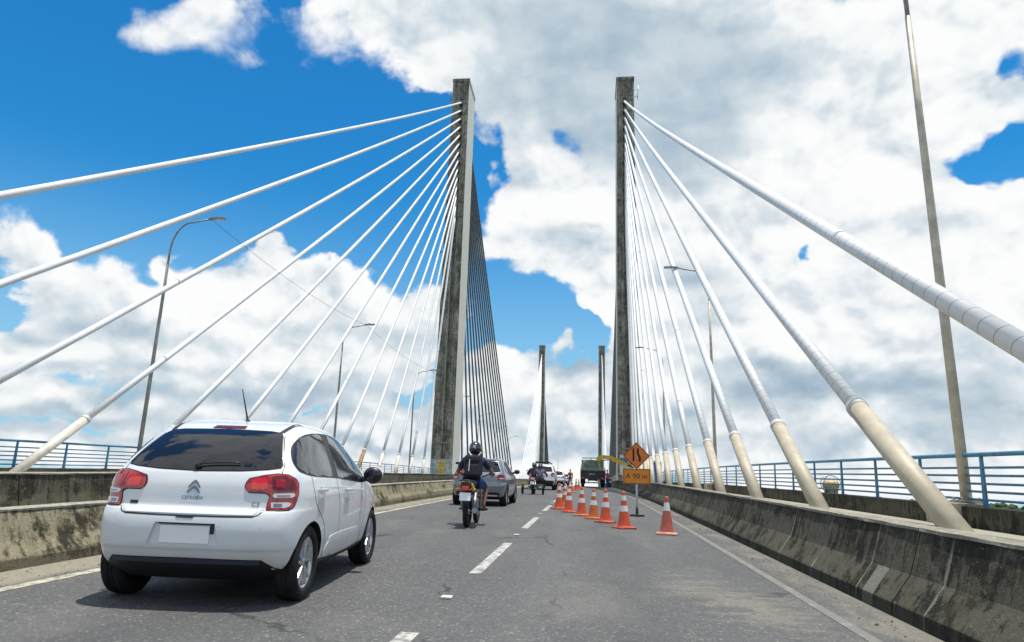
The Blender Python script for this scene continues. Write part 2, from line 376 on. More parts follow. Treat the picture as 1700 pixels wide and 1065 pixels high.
def b_concrete(light, dark, green, cover=.5, joints=None, streak=1.0):
    """weathered cast concrete: mould from the top edge, rain streaks, lime runs and scuffs"""
    def f(g, b, m):
        co = g.n('ShaderNodeTexCoord', out=3)
        s = g.n('ShaderNodeSeparateXYZ', {0: co}, out=None); X, Y, Z = s.outputs
        big = g.noise(g.mapv(co, (1, .6, 1.1)), 1.3, 6, .62)
        mid = g.noise(g.mapv(co, (1, 1, 1)), 5.5, 8, .74)
        run = g.noise(g.mapv(co, (2.2, 2.2, .16)), 3.2, 5, .62)
        run2 = g.noise(g.mapv(co, (6, 6, .10), (4, 2, 0)), 2.4, 3, .5)
        fine = g.noise(co, 60.0, 3, .6)
        mould = g.m('ADD', g.m('ADD', g.m('MULTIPLY', big, .45), g.m('MULTIPLY', mid, .35)), g.m('MULTIPLY', run, .35))
        c = g.mix(g.rng(mould, .79 - cover * .34, .875 - cover * .34), light, dark)
        c = g.mix(g.rng(g.noise(g.mapv(co, (1, 1, 1), (9, 3, 1)), 2.6, 6, .62), .50, .70, 0, .75), c, green)
        c = g.mix(g.rng(run2, .66, .74, 0, .55 * streak), c, [min(.6, k * 1.5 + .05) for k in light])
        c = g.mix(g.rng(mid, .66, .74, 0, .6 * streak), c, [min(.6, k * 1.5 + .03) for k in light])
        if joints:
            y0, per = joints
            w = g.m('ADD', Y, g.m('MULTIPLY', g.m('SUBTRACT', mid, .5), .05))
            fr = g.m('ABSOLUTE', g.m('SUBTRACT', g.m('FRACT', g.m('ADD', g.m('DIVIDE', g.m('SUBTRACT', w, y0), per), 20.5)), .5))
            ok = g.rng(g.noise(g.mapv(co, (.3, .7, .35), (2, 7, 1)), 1.6, 3, .6), .38, .54)
            wid = g.m('MULTIPLY_ADD', g.rng(run, .35, .7), .020, .003)
            c = g.mix(g.m('MULTIPLY', g.m('LESS_THAN', fr, wid), g.m('MULTIPLY', ok, .75)), c, (.27, .255, .195))
            # repair patch on the splayed foot
            pt = g.m('MULTIPLY', g.m('LESS_THAN', g.m('ABSOLUTE', g.m('SUBTRACT', w, 7.62)), .13), g.m('LESS_THAN', Z, .35))
            c = g.mix(g.m('MULTIPLY', pt, .8), c, (.24, .24, .21))
        c = g.mix(g.rng(fine, .35, .7, 0, .35), c, [k * .55 for k in dark])
        drip = g.noise(g.mapv(co, (5, 5, .05), (1, 8, 0)), 3.0, 6, .62)
        hang = g.m('ADD', drip, g.m('MULTIPLY', g.m('SUBTRACT', Z, .42), .50))
        c = g.mix(g.rng(hang, .55, .64, 0, .62), c, dark)
        chip = g.noise(g.mapv(co, (1, 1, 1.6), (3, 3, 3)), 15.0, 6, .7)
        c = g.mix(g.rng(chip, .61, .64, 0, .8 * streak), c, [min(.6, k * 1.35 + .02) for k in light])
        c = g.mix(g.m('MULTIPLY', g.rng(g.m('ADD', Z, g.m('MULTIPLY', g.m('SUBTRACT', mid, .5), .12)), .13, .08), .55), c, [k * .8 for k in dark])
        setin(m, b, 'Base Color', c)
        bumpit(g, m, b, g.m('ADD', g.m('ADD', mid, g.m('MULTIPLY', chip, .6)), g.m('MULTIPLY', fine, .5)), .6, .02)
    return f
def b_pylon(g, b, m):
    co = g.n('ShaderNodeTexCoord', out=3)
    s = g.n('ShaderNodeSeparateXYZ', {0: co}, out=None)
    run = g.noise(g.mapv(co, (1.8, 1.8, .07)), 1.6, 6, .62)
    big = g.noise(co, .35, 6, .65)
    mid = g.noise(g.mapv(co, (1.5, 1.5, .8)), 2.2, 7, .68)
    lift = g.n('ShaderNodeTexBrick', {'Vector': g.mapv(co, (1, 1, 1), (0, 0, 0), (R_(90), 0, 0)), 'Color1': (1, 1, 1, 1), 'Color2': (.62, .62, .62, 1), 'Mortar': (.25, .25, .25, 1), 'Scale': 1.0, 'Mortar Size': .03, 'Brick Width': 8.0, 'Row Height': 3.4})
    blk = g.noise(g.mapv(co, (.9, .9, .55)), 1.1, 8, .72)
    c = g.mix(g.rng(g.m('ADD', g.m('MULTIPLY', run, .35), g.m('ADD', g.m('MULTIPLY', mid, .35), g.m('MULTIPLY', blk, .5))), .48, .70), (.50, .455, .36), (.135, .124, .100))
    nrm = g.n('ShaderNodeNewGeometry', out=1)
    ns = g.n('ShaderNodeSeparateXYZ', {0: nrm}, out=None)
    # faces across the road: mould; faces along it: sunlight put into the colour
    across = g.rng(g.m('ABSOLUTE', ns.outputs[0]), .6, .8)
    paint_or_lit = g.mix(g.rng(mid, .55, .75, 0, .45), (.80, .78, .68), (.56, .54, .45))  # pale tone standing in for sun on the side faces
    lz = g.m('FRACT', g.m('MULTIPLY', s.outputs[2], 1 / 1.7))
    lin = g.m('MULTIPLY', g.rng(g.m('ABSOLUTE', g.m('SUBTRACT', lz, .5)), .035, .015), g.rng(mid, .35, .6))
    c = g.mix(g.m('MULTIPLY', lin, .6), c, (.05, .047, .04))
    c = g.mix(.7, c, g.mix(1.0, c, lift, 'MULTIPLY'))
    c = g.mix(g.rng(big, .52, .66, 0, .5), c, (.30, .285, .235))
    c = g.mix(g.m('MULTIPLY', across, .92), c, paint_or_lit)
    setin(m, b, 'Base Color', c)
    bumpit(g, m, b, mid, .5, .04)
def b_cable(g, b, m, rings=0.0):
    co = g.n('ShaderNodeTexCoord', out=3)
    nz = g.noise(g.mapv(co, (1, 1, .12)), 4.0, 5, .6)
    s = g.n('ShaderNodeSeparateXYZ', {0: co}, out=None)
    fr = g.m('FRACT', g.m('MULTIPLY', s.outputs[2], 1 / .40))
    ring = g.rng(g.m('ABSOLUTE', g.m('SUBTRACT', fr, .5)), .030, .014)
    c = g.mix(g.rng(nz, .3, .7), (.64, .655, .65), (.76, .765, .755))
    ring = g.m('MULTIPLY', g.m('MULTIPLY', ring, rings), g.rng(s.outputs[2], 34.0, 16.0))
    c = g.mix(g.m('MULTIPLY', ring, .8), c, (.16, .17, .18))
    setin(m, b, 'Base Color', c)
def b_line(wear, col):
    def f(g, b, m):
        co = g.n('ShaderNodeTexCoord', out=3)
        n1 = g.noise(co, 7.0, 7, .7); n2 = g.noise(co, 80.0, 2, .6)
        k = g.m('MULTIPLY', g.rng(n1, .66 - wear * .3, .80 - wear * .3), .8)
        k = g.m('MAXIMUM', k, g.rng(n2, .60, .72, 0, .5))
        setin(m, b, 'Base Color', g.mix(k, col, (.13, .128, .12)))
    return f
M_ASPHALT = mat('asphalt', (.1, .1, .1), .86, spec=.35, build=b_asphalt)
M_CONC_R = mat('dark_mouldy_concrete', (.2, .2, .18), .92, spec=.2, build=b_concrete((.105, .098, .074), (.022, .020, .016), (.052, .050, .026), .68, streak=.8, joints=(7.92, 1.5)))
M_CONC_L = mat('lichen_concrete', (.3, .3, .25), .92, spec=.2, build=b_concrete((.29, .26, .175), (.038, .034, .024), (.12, .105, .055), .66))
M_CONC_L2 = mat('grey_lichen_concrete', (.3, .3, .25), .92, spec=.2, build=b_concrete((.135, .12, .082), (.036, .032, .022), (.075, .066, .034), .60))
M_SLAB = mat('pale_slab_concrete', (.36, .35, .31), .9, spec=.2, build=b_concrete((.36, .34, .27), (.22, .20, .155), (.30, .27, .19), .36, streak=.3))
M_COPING = mat('worn_coping_concrete', (.4, .39, .34), .9, spec=.2, build=b_concrete((.40, .38, .31), (.15, .138, .105), (.28, .255, .175), .46, streak=.5))
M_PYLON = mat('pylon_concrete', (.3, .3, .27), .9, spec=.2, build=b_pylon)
M_CABLE = mat('white_cable_sheath', (.7, .7, .7), .42, build=b_cable)
M_CABLE_R = mat('ringed_cable_sheath', (.7, .7, .7), .42, build=lambda g, b, m: b_cable(g, b, m, 1.0))
M_SLEEVE = mat('cream_guard_pipe', (.46, .405, .30), .55, noise=.16, nscale=2.0)
M_SLEEVE_L = mat('off_white_guard_pipe', (.62, .58, .49), .5, noise=.2, nscale=3.0)
M_CABLE_SHADE = mat('shaded_cable_sheath', (.17, .18, .20), .5, noise=.35, nscale=2.0)  # darker copy of the white sheath; underside shade put into the colour
M_RUST = mat('rusty_guard_pipe', (.30, .19, .09), .75, noise=.5, nscale=5.0)
M_WHITE = mat('white_marking_paint', (.6, .6, .57), .7, build=b_line(.72, (.45, .44, .41)))
M_EDGE = mat('worn_edge_paint', (.5, .5, .45), .75, build=b_line(1.0, (.24, .23, .20)))
M_EDGEL = mat('cream_edge_paint', (.5, .5, .45), .75, build=b_line(.70, (.47, .43, .32)))
M_RAIL = mat('blue_rail_paint', (.035, .20, .33), .45, noise=.3, nscale=6.0)
M_POLE = mat('galvanised_pole', (.33, .315, .28), .5, metal=.15, noise=.25, nscale=3.0)
M_POLE_R = mat('buff_galvanised_pole', (.56, .49, .38), .5, metal=.1, noise=.25, nscale=3.0)
M_STEEL = mat('grey_steel', (.32, .33, .34), .4, metal=.7)
M_DARK = mat('dark_rubber', (.016, .016, .018), .75, spec=.3)
M_BLACK = mat('black_plastic', (.014, .014, .016), .45)

# ------------------------------------------------------------------ setting: deck, road, markings, water, land
def yrange(a, b, step):
    n = max(1, int(math.ceil((b - a) / step))); return [a + (b - a) * i / n for i in range(n + 1)]
def strip(mb, x0, x1, z, ya, yb, step=2.0, nx=1):
    """a sheet that follows the crest of the deck"""
    ys = yrange(ya, yb, step); vs = []
    for Y in ys:
        for i in range(nx + 1): vs.append((x0 + (x1 - x0) * i / nx, Y, z + crest(Y)))
    fs = [(j * (nx + 1) + i, j * (nx + 1) + i + 1, (j + 1) * (nx + 1) + i + 1, (j + 1) * (nx + 1) + i) for j in range(len(ys) - 1) for i in range(nx)]
    return mb.add(vs, fs)
def sweep(mb, poly, ya, yb, step=2.5, jitter=None):
    """closed (x,z) profile swept along the deck"""
    ys = yrange(ya, yb, step); n = len(poly); vs = []
    for Y in ys: vs += [(x, Y, z + crest(Y)) for x, z in poly]
    fs = [(j * n + i, j * n + (i + 1) % n, (j + 1) * n + (i + 1) % n, (j + 1) * n + i) for j in range(len(ys) - 1) for i in range(n)]
    m = (len(ys) - 1) * n
    fs += [tuple(range(n))[::-1], tuple(range(m, m + n))]
    return mb.add(vs, fs)
Y0, Y1 = -30.0, 400.0
tag(strip(MB(), -17.4, 2.74, 0.0, Y0, Y1).build('road', M_ASPHALT, matrix=DM4), kind='structure')
tag(sweep(MB(), [(-22.4, -1.6), (-22.4, -.03), (-17.3, -.03), (2.70, -.03), (8.0, -.03), (8.0, -1.6), (3.9, -3.0), (-18.5, -3.0)], Y0, Y1, 4).build('bridge_deck', M_SLAB, matrix=DM4), kind='structure')
def build_markings():
    mb = MB(); w = .068
    y = -1.5
    for a, b in [(1.9 + 6.33 * k, 5.3 + 6.33 * k) for k in range(28)]:
        strip(mb, -1.26 - w, -1.26 + w, .004, a, b, 1.0)
    tag(mb.build('lane_marking', M_WHITE, matrix=DM4), kind='structure')
    tag(strip(MB(), 2.10, 2.205, .004, -2, 180, 1.5).build('edge_line', M_EDGE, matrix=DM4), kind='structure')
    tag(strip(MB(), -5.10, -4.96, .004, -2, 180, 1.5).build('edge_line', M_EDGEL, matrix=DM4), kind='structure')
build_markings()
# walkways behind the barriers
tag(sweep(MB(), [(3.10, -.02), (3.10, .70), (3.26, .70), (7.02, .38), (7.02, -.02)], Y0, Y1).build('walkway', M_SLAB, matrix=DM4), kind='structure')
tag(sweep(MB(), [(-21.6, -.02), (-21.6, .45), (-17.8, .45), (-17.8, -.02)], Y0, Y1).build('walkway', M_SLAB, matrix=DM4), kind='structure')

def concrete_wall(name, label, profile, cuts, coping, m_wall, m_cap, gap=.022):
    root = empty(name, label, 'barrier', DM4 @ Matrix.Translation((profile[0][0], 0, 0)))
    x0 = profile[0][0]
    for a, b in zip(cuts[:-1], cuts[1:]):
        mb = MB(); sweep(mb, [(x - x0, z) for x, z in profile], a + gap / 2, b - gap / 2, 1.25)
        mb.build('wall_panel', m_wall, root)
        if coping:
            mb = MB(); x1, x2, z1, z2 = coping
            sweep(mb, [(x1 - x0, z1), (x1 - x0, z2), (x2 - x0, z2), (x2 - x0, z1)], a + gap / 2, b - gap / 2, .25 if b < 40 else 1.25)
            o = mb.build('coping', m_cap, root)
            rnd = random.Random(int(a * 10))
            for v in o.data.vertices:        # chipped arris
                if abs(v.co.x - (x1 - x0)) < 1e-4 or abs(v.co.x - (x2 - x0)) < 1e-4:
                    v.co.z += rnd.uniform(-.006, .003); v.co.x += rnd.uniform(-.008, .008)
    return root
NJ = [(2.716, 0), (2.725, .115), (2.90, .36), (3.02, .745), (3.27, .745), (3.27, 0)]
concrete_wall('concrete_barrier', 'dark mouldy concrete safety barrier running along the right lane below the cables', NJ,
    [-22, -13, -3, 7.04, 17.04, 27.04, 37.04, 47.04, 57.04, 67.04, 87.04, 117.04, 160, 260], (3.005, 3.29, .745, .775), M_CONC_R, M_COPING)
NL = [(-5.76, 0), (-5.78, .10), (-5.91, .27), (-6.03, .555), (-6.30, .555), (-6.30, 0)]
concrete_wall('concrete_barrier', 'low pale lichen-stained concrete barrier beside the white car and the left lane', NL,
    [-20, -8, 2, 12.5, 22.5, 34.5, 46.5, 60, 90, 140, 260], (-6.32, -6.015, .555, .58), M_CONC_L, M_COPING)
NM = [(-10.62, 0), (-10.64, .13), (-10.69, .36), (-10.73, .735), (-10.96, .735), (-10.96, 0)]
concrete_wall('concrete_barrier', 'grey concrete barrier of the far carriageway, seen above the low pale barrier', NM,
    [-20, -8, 2, 10.3, 12.6, 20, 30, 40, 60, 90, 140, 260], (-10.98, -10.71, .735, .757), M_CONC_L2, M_COPING)
concrete_wall('parapet_wall', 'black-stained concrete parapet under the right hand blue railing', [(7.0, .3), (7.0, .765), (7.5, .765), (7.5, .3)],
    [-20, 8.4, 28, 42, 56, 84, 130, 220], None, M_CONC_R, M_COPING, .012)
concrete_wall('parapet_wall', 'low concrete kerb under the far left blue railing', [(-20.4, .2), (-20.4, .57), (-20.9, .57), (-20.9, .2)],
    [-20, 20, 60, 110, 220], None, M_CONC_L2, M_COPING, .012)

def railing(label, X, z0, z1, y_first, n, step, ya, yb, zs, side):
    root = empty('railing', label, 'railing', DM4 @ Matrix.Translation((X, 0, z0)))
    def rail(z, r, flat=False):
        mb = MB(); pts = [(0, Y, z - z0 + crest(Y)) for Y in yrange(ya, yb, 3.0)]
        mb.tube(pts, r, 8); mb.build('hand_rail' if flat else 'rail', M_RAIL, root)
    for z in zs[:-1]: rail(z, .022)
    rail(zs[-1], .042, True)
    for k in range(n):
        Y = y_first + k * step; c = crest(Y)
        mb = MB(); h = z1 - z0
        # flat bar post, a little raked, on a foot plate
        mb.prism([(-.075, .01), (.045, .01), (.035, h - .03), (-.035, h - .03)], 0, -.02, .02)
        mb.box((0, -.015, .008), (.14, .2, .016))
        mb.xform(Matrix.Translation((0, Y, c))); mb.build('post', M_RAIL, root)
    return root
railing('blue painted steel railing with five bars along the right edge of the bridge', 7.28, .765, 1.735, 14.25 - 20, 84, 2.5, -8, 205, (.895, 1.04, 1.185, 1.335, 1.48, 1.72), 1)
railing('blue steel railing with five bars along the far left edge of the bridge', -20.64, .57, 1.56, 1.4, 84, 2.5, -6, 205, (.70, .85, 1.0, 1.15, 1.31, 1.54), -1)

# water and land far below
def b_water(g, b, m):
    co = g.n('ShaderNodeTexCoord', out=3)
    nz = g.noise(g.mapv(co, (.02, .05, .02)), 2.0, 6, .6)
    bumpit(g, m, b, nz, .5, 1.0)
M_WATER = mat('river_water', (.035, .06, .055), .12, build=b_water)
mb = MB(); mb.add([(-9000, -2000, 0), (9000, -2000, 0), (9000, 12000, 0), (-9000, 12000, 0)], [(0, 1, 2, 3)])
tag(mb.build('river_water', M_WATER, matrix=Matrix.Translation((0, 0, -27))), kind='structure')
M_LAND = mat('scrub_ground', (.10, .12, .045), .95, noise=.4, nscale=.02)
M_TREES = mat('tree_canopy', (.030, .062, .014), .9, noise=.55, nscale=.06)
def land():
    rnd = random.Random(3)
    def ridge(a, d):
        w = 14 + 13 * math.sin(a * 5 + .7) + 8 * math.sin(a * 13 + 2) + 4 * math.sin(a * 31)
        k = max(0.0, 1 - abs(d - 1750) / 700)
        return -26 + max(w, 1) * k * k * (3 - 2 * k) * (1.0 if a > .05 else .35)
    na, nd = 120, 14; vs = []
    for i in range(na + 1):
        a = R_(-75) + R_(165) * i / na
        for j in range(nd + 1):
            d = 1000 + 6000 * (j / nd) ** 2
            vs.append((math.sin(a) * d, math.cos(a) * d, ridge(a, d)))
    mb = MB(); mb.add(vs, [(i * (nd + 1) + j, i * (nd + 1) + j + 1, (i + 1) * (nd + 1) + j + 1, (i + 1) * (nd + 1) + j) for i in range(na) for j in range(nd)], True)
    tag(mb.build('hills', M_LAND), kind='structure')
    bm = bmesh.new()
    for k in range(2600):
        a = R_(rnd.uniform(14, 62)) if k < 1900 else R_(rnd.uniform(-70, 14)); d = rnd.uniform(1250, 2000); r = rnd.uniform(4, 10)
        M = Matrix.Translation((math.sin(a) * d, math.cos(a) * d, ridge(a, d) + 3 + r * rnd.uniform(.2, 1.1))) @ Matrix.Rotation(rnd.uniform(0, 6), 4, 'Z') @ Matrix.Diagonal((r, r, r * rnd.uniform(.7, 1.1), 1))
        res = bmesh.ops.create_icosphere(bm, subdivisions=1, radius=1, matrix=M)
        for v in res['verts']: v.co += Vector((rnd.uniform(-1, 1), rnd.uniform(-1, 1), rnd.uniform(-1, 1))) * r * .22
    me = bpy.data.meshes.new('woodland'); bm.to_mesh(me); bm.free()
    tag(link_mesh('woodland', me, M_TREES), 'green wood on the low hills beyond the river', 'wood', kind='stuff')
land()

# ------------------------------------------------------------------ street lamps and the wire between them
def lamp_parts(root, arm, h0=10.6):
    """arm: +1 reaches to the right, -1 to the left"""
    mb = MB(); mb.tube([(0, 0, .05), (0, 0, 4), (0, 0, 8), (0, 0, h0 - .5)], [.10, .09, .075, .062], 14); mb.build('pole', M_POLE if arm > 0 else M_POLE_R, root)
    mb = MB(); mb.box((0, 0, .025), (.42, .42, .05), bev=.008)
    for a in (-1, 1):
        for b in (-1, 1): mb.tube([(a * .16, b * .16, .04), (a * .16, b * .16, .10)], .018, 6)
    mb.build('base_plate', M_POLE, root)
    pts = [(0, 0, h0 - .55), (0, 0, h0 - .1)]
    for k in range(1, 9):
        w = math.pi / 2 * k / 8
        pts.append((arm * (.95 - .95 * math.cos(w)), 0, h0 - .1 + 1.55 * math.sin(w)))
    pts.append((arm * 1.9, 0, h0 + 1.62))
    mb = MB(); mb.tube(pts, [.05] * 4 + [.042] * (len(pts) - 4), 10); mb.build('arm', M_POLE, root)
    mb = MB(); mb.box((arm * 2.28, 0, h0 + 1.66), (.78, .26, .09), bev=.03); mb.box((arm * 2.2, 0, h0 + 1.73), (.14, .1, .08), bev=.02); mb.box((arm * 1.86, 0, h0 + 1.63), (.16, .12, .12), bev=.02)
    hd = mb.build('lamp_head', M_STEEL, root)
    mb = MB(); mb.box((arm * 2.36, 0, h0 + 1.607), (.52, .2, .014)); mb.build('lens', mat('lamp_lens', (.5, .5, .48), .25), hd)
def lamps():
    proto = {}
    spec = [(-1, 7.28, [14.9, 42.4, 69.9, 97.4, 124.9, 152.4], .82, 'right walkway'), (1, -20.64, [31.0, 56.2, 81.4, 106.6, 131.8, 157, 182.2], .58, 'far left railing')]
    for arm, X, ys, z, where in spec:
        for i, Y in enumerate(ys):
            lab = f'{ORD[i]} {"buff" if arm < 0 else "grey"} street lamp from the camera along the {where}'
            mw = on_deck(X, Y, z, upright=True)
            if arm not in proto:
                r = empty('street_lamp', lab, 'street lamp', mw, 'street lamps along the bridge'); lamp_parts(r, arm, 10.6 if arm > 0 else 11.35); proto[arm] = r
            else:
                r = copy_tree(proto[arm]); r.matrix_world = mw; r['label'] = lab
            if arm < 0 and i < 3:
                mb = MB(); mb.box((-.10, 0, -.205), (.80, .70, .40), bev=.015)
                o = mb.build('lamp_plinth', mat('plinth_concrete', (.44, .39, .30), .9, noise=.45, nscale=5), matrix=on_deck(X - .12, Y, z, 0))
                tag(o, f'pale concrete block under the {ORD[i]} street lamp on the right walkway', 'plinth', 'plinths of the right street lamps')
    # sagging wire
    prev = None; seg = 0
    for Y in spec[1][2][:5]:
        p = D(-20.64, Y, .58) + Vector((2.0, 0, 10.6 + 1.57))
        if prev is not None:
            mid = (prev + p) / 2
            pts = [prev.lerp(p, t / 14) - Vector((0, 0, 4 * .5 * (t / 14) * (1 - t / 14))) - mid for t in range(15)]
            mb = MB(); mb.tube(pts, .010, 5); o = mb.build('overhead_wire', M_BLACK, matrix=Matrix.Translation(mid))
            tag(o, f'thin sagging black wire between the {ORD[seg]} and {ORD[seg + 1]} left street lamps', 'wire', 'overhead wires'); seg += 1
        prev = p
lamps()

# ------------------------------------------------------------------ pylons and stay cables
Z_TOP = 63.95
PYL = {('L', 0): (-20.0, 99.2, Z_TOP + .35), ('R', 0): (5.33, 99.2, Z_TOP - .3), ('L', 1): (-20.0, 297.5, Z_TOP), ('R', 1): (5.33, 297.5, Z_TOP)}
def pylon_xy(X, Y): 
    p = DM @ Vector((X, Y, 2.0)); return p.x, p.y
def build_pylon(side, far, label):
    X, Y, zt = PYL[(side, far)]; px, py = pylon_xy(X, Y)
    zb = D(X, Y, .0).z
    root = empty('bridge_pylon', label, 'pylon', Matrix.Translation((px, py, zb)), 'bridge pylons')
    inner = 1 if side == 'L' else -1            # towards the carriageway
    dep = 2.75
    def ring(z, w, recess):
        a = .36 * w; rc = recess
        # slots in the front and rear faces, offset to the inner side, hold the anchorages
        c0, c1 = -.18, .42
        return [(-w, -dep, z), (c0, -dep, z), (c0, -dep + rc, z), (c1, -dep + rc, z), (c1, -dep, z), (w, -dep, z),
                (w, dep, z), (c1, dep, z), (c1, dep - rc, z), (c0, dep - rc, z), (c0, dep, z), (-w, dep, z)]
    H = zt - zb
    mb = MB(); lv = [(-30, 1.70, .0), (3.0, 1.52, .0), (3.001, 1.52, .35), (H * .5, 1.40, .35), (H - 3.4, 1.28, .35), (H - 3.399, 1.28, .06), (H - .5, 1.28, .06)]
    vs = []
    for z, w, r in lv: vs += [(x * (1 if inner > 0 else -1), y, zz) for x, y, zz in ring(z, w, max(r * 1.7, .012))]
    n = 12; fs = [(j * n + i, j * n + (i + 1) % n, (j + 1) * n + (i + 1) % n, (j + 1) * n + i) for j in range(len(lv) - 1) for i in range(n)]
    fs += [tuple(range(n))[::-1], tuple(range((len(lv) - 1) * n, len(lv) * n))]
    mb.add(vs, fs); mb.build('shaft', M_PYLON, root, weld=False)
    mb = MB(); mb.box((0, 0, H - .26), (2.74, 2 * dep + .16, .52), bev=.04); mb.build('cap', M_PYLON, root)
    if not far:
        # anchorage blocks in the slot
        for i in range(14):
            z = 59.9 - 1.4 * i - zb + (.35 if side == 'L' else -.3)
            mb = MB(); mb.box((.12 * inner, -dep + .34, z + .1), (.42, .50, .62), bev=.04); mb.build('anchorage', M_PYLON, root)
        # aerial and service brackets
        mb = MB(); mb.tube([(-1.1 * inner, 0, H + .02), (-1.1 * inner, 0, H + .35)], .03, 6); mb.tube([(.4 * inner, 0, H), (.4 * inner, 0, H + .35)], .03, 6)
        mb.tube([(-1.3 * inner, 0, H + .33), (.7 * inner, 0, H + .33)], .035, 6); mb.build('roof_rail', M_STEEL, root)
        mb = MB(); x = -1.28 * inner
        mb.tube([(x, -1.2, H - 1.4), (x - .75 * inner, -1.2, H - 1.2)], .04, 6); mb.tube([(x, -1.2, H - 2.6), (x - .65 * inner, -1.2, H - 2.4)], .04, 6)
        mb.tube([(x - .62 * inner, -1.2, H - 3.0), (x - .8 * inner, -1.2, H - .6)], .05, 6); mb.tube([(x - .42 * inner, -1.2, H - 1.7), (x - .42 * inner, -1.2, H - 2.6)], .03, 6); mb.build('aerial_bracket', M_STEEL, root)
        mb = MB(); x = -1.42 * inner
        mb.tube([(x, -2, 33.0), (x - .6 * inner, -2, 33.1)], .05, 6); mb.box((x - .7 * inner, -2, 33.1), (.3, .35, .7), bev=.05); mb.build('warning_light', M_BLACK, root)
        # ledge and pipes near the foot
        mb = MB(); mb.box((-.25 * inner, -dep - .14, 5.05), (2.3, .28, .22), bev=.02); mb.build('ledge', M_SLAB, root)
        for dx in (0, .42):
            mb = MB(); mb.tube([(-.15 * inner + dx * inner, -dep - .09, 2.9), (-.15 * inner + dx * inner, -dep - .09, 4.95)], .075, 8); mb.build('pipe', M_SLAB, root)
        if side == 'L':
            def b_mural(g, b, m):
                co = g.n('ShaderNodeTexCoord', out=3)
                nz = g.noise(co, 3.0, 6, .65); nz2 = g.noise(co, 9.0, 4, .6)
                c = g.mix(g.rng(nz, .40, .62), (.30, .33, .31), (.52, .56, .55)); c = g.mix(g.rng(nz2, .60, .70, 0, .8), c, (.10, .09, .11)); setin(m, b, 'Base Color', c)
            mb = MB(); mb.box((0, -dep - .012, 1.75), (2.98, .024, 2.3)); mu = mb.build('mural', mat('painted_concrete', (.5, .5, .5), .85, build=b_mural), root)
            outline = [(-.50, .2), (-.62, -.15), (-.45, -.62), (-.15, -.9), (.25, -.92), (.5, -.7), (.62, -.2), (.6, .45), (.66, .8), (.35, .98), (-.25, .95), (-.62, .78), (-.42, .55)]
            mb = MB(); mb.prism([(x * .85, z + 1.72) for x, z in outline], 1, -dep - .036, -dep - .024); mb.build('yellow_paint', mat('yellow_mural_paint', (.62, .46, .10), .85, noise=.35, nscale=4), mu)
            mb = MB()
            for x0, x1, z in ((-.30, .30, 2.32), (-.28, -.08, 1.95), (.12, .34, 1.95), (-.12, .22, 1.42), (-.2, .2, 1.12)): mb.box(((x0 + x1) / 2, -dep - .041, z), (x1 - x0, .008, .07))
            mb.build('brush_strokes', mat('olive_mural_paint', (.13, .13, .03), .85), mu)
        else:
            mb = MB(); mb.box((.1, -dep - .012, 2.95), (2.7, .024, 2.6)); pp = mb.build('paint_patch', mat('cream_wall_paint', (.62, .60, .48), .85, noise=.35, nscale=2), root)
            mb = MB(); mb.box((-.72, -dep - .03, 3.55), (.9, .012, .62)); mb.build('blue_patch', mat('blue_wall_paint', (.06, .20, .42), .8, noise=.3, nscale=3), pp)
    return root
build_pylon('L', 0, 'tall near left concrete pylon with a pale inner face and a yellow painted foot')
build_pylon('R', 0, 'tall near right concrete pylon standing behind the orange road sign')
build_pylon('L', 1, 'distant left concrete pylon above the traffic, with white cables fanning to its left')
build_pylon('R', 1, 'distant right concrete pylon just left of the near right pylon')

def stay(anchor, tip, r, label, group, name='stay_cable', sleeve=True, mater=None, sleeve_mat=M_SLEEVE, rusty=False, segs=14, seg=12, r_sl=.215, sleeve_len=None, two_tone=False):
    a, b = Vector(anchor), Vector(tip); d = b - a; L = d.length; zq = d.to_track_quat('Z', 'Y')
    M = Matrix.Translation(a) @ zq.to_matrix().to_4x4()
    dn = zq.inverted() @ Vector((0, 0, -1)); dn.z = 0
    s0 = (sleeve_len - .05) if sleeve else 0
    pts = []
    for k in range(segs + 1):
        t = k / segs; z = s0 + (L - s0) * t; q = z / L
        pts.append(Vector((0, 0, z)) + dn * (4 * .0045 * L * q * (1 - q)))
    mb = MB(); mb.tube(pts, r, seg); o = mb.build(name, mater or M_CABLE, matrix=M)
    tag(o, label, 'cable', group)
    if sleeve:
        off = dn * (4 * .0045 * (s0 / L) * L)
        mb = MB(); mb.tube([(0, 0, -.5), off], r_sl, 20, caps=True)
        mb.v = [(v[0], v[1], v[2]) for v in mb.v]
        g_ = MB(); g_.tube([Vector((0, 0, -.5)), Vector((off.x, off.y, sleeve_len))], r_sl, 20); g_.build('guard_pipe', M_RUST if rusty else sleeve_mat, o)
        c_ = MB(); e = Vector((off.x, off.y, 0))
        c_.lathe([(r_sl - .01, sleeve_len - .14), (r_sl + .014, sleeve_len - .13), (r_sl + .014, sleeve_len + .03), (r + .004, sleeve_len + .05)], 20, 2, e)
        c_.build('collar', mat('pale_collar', (.55, .54, .50), .5), o)
    return o
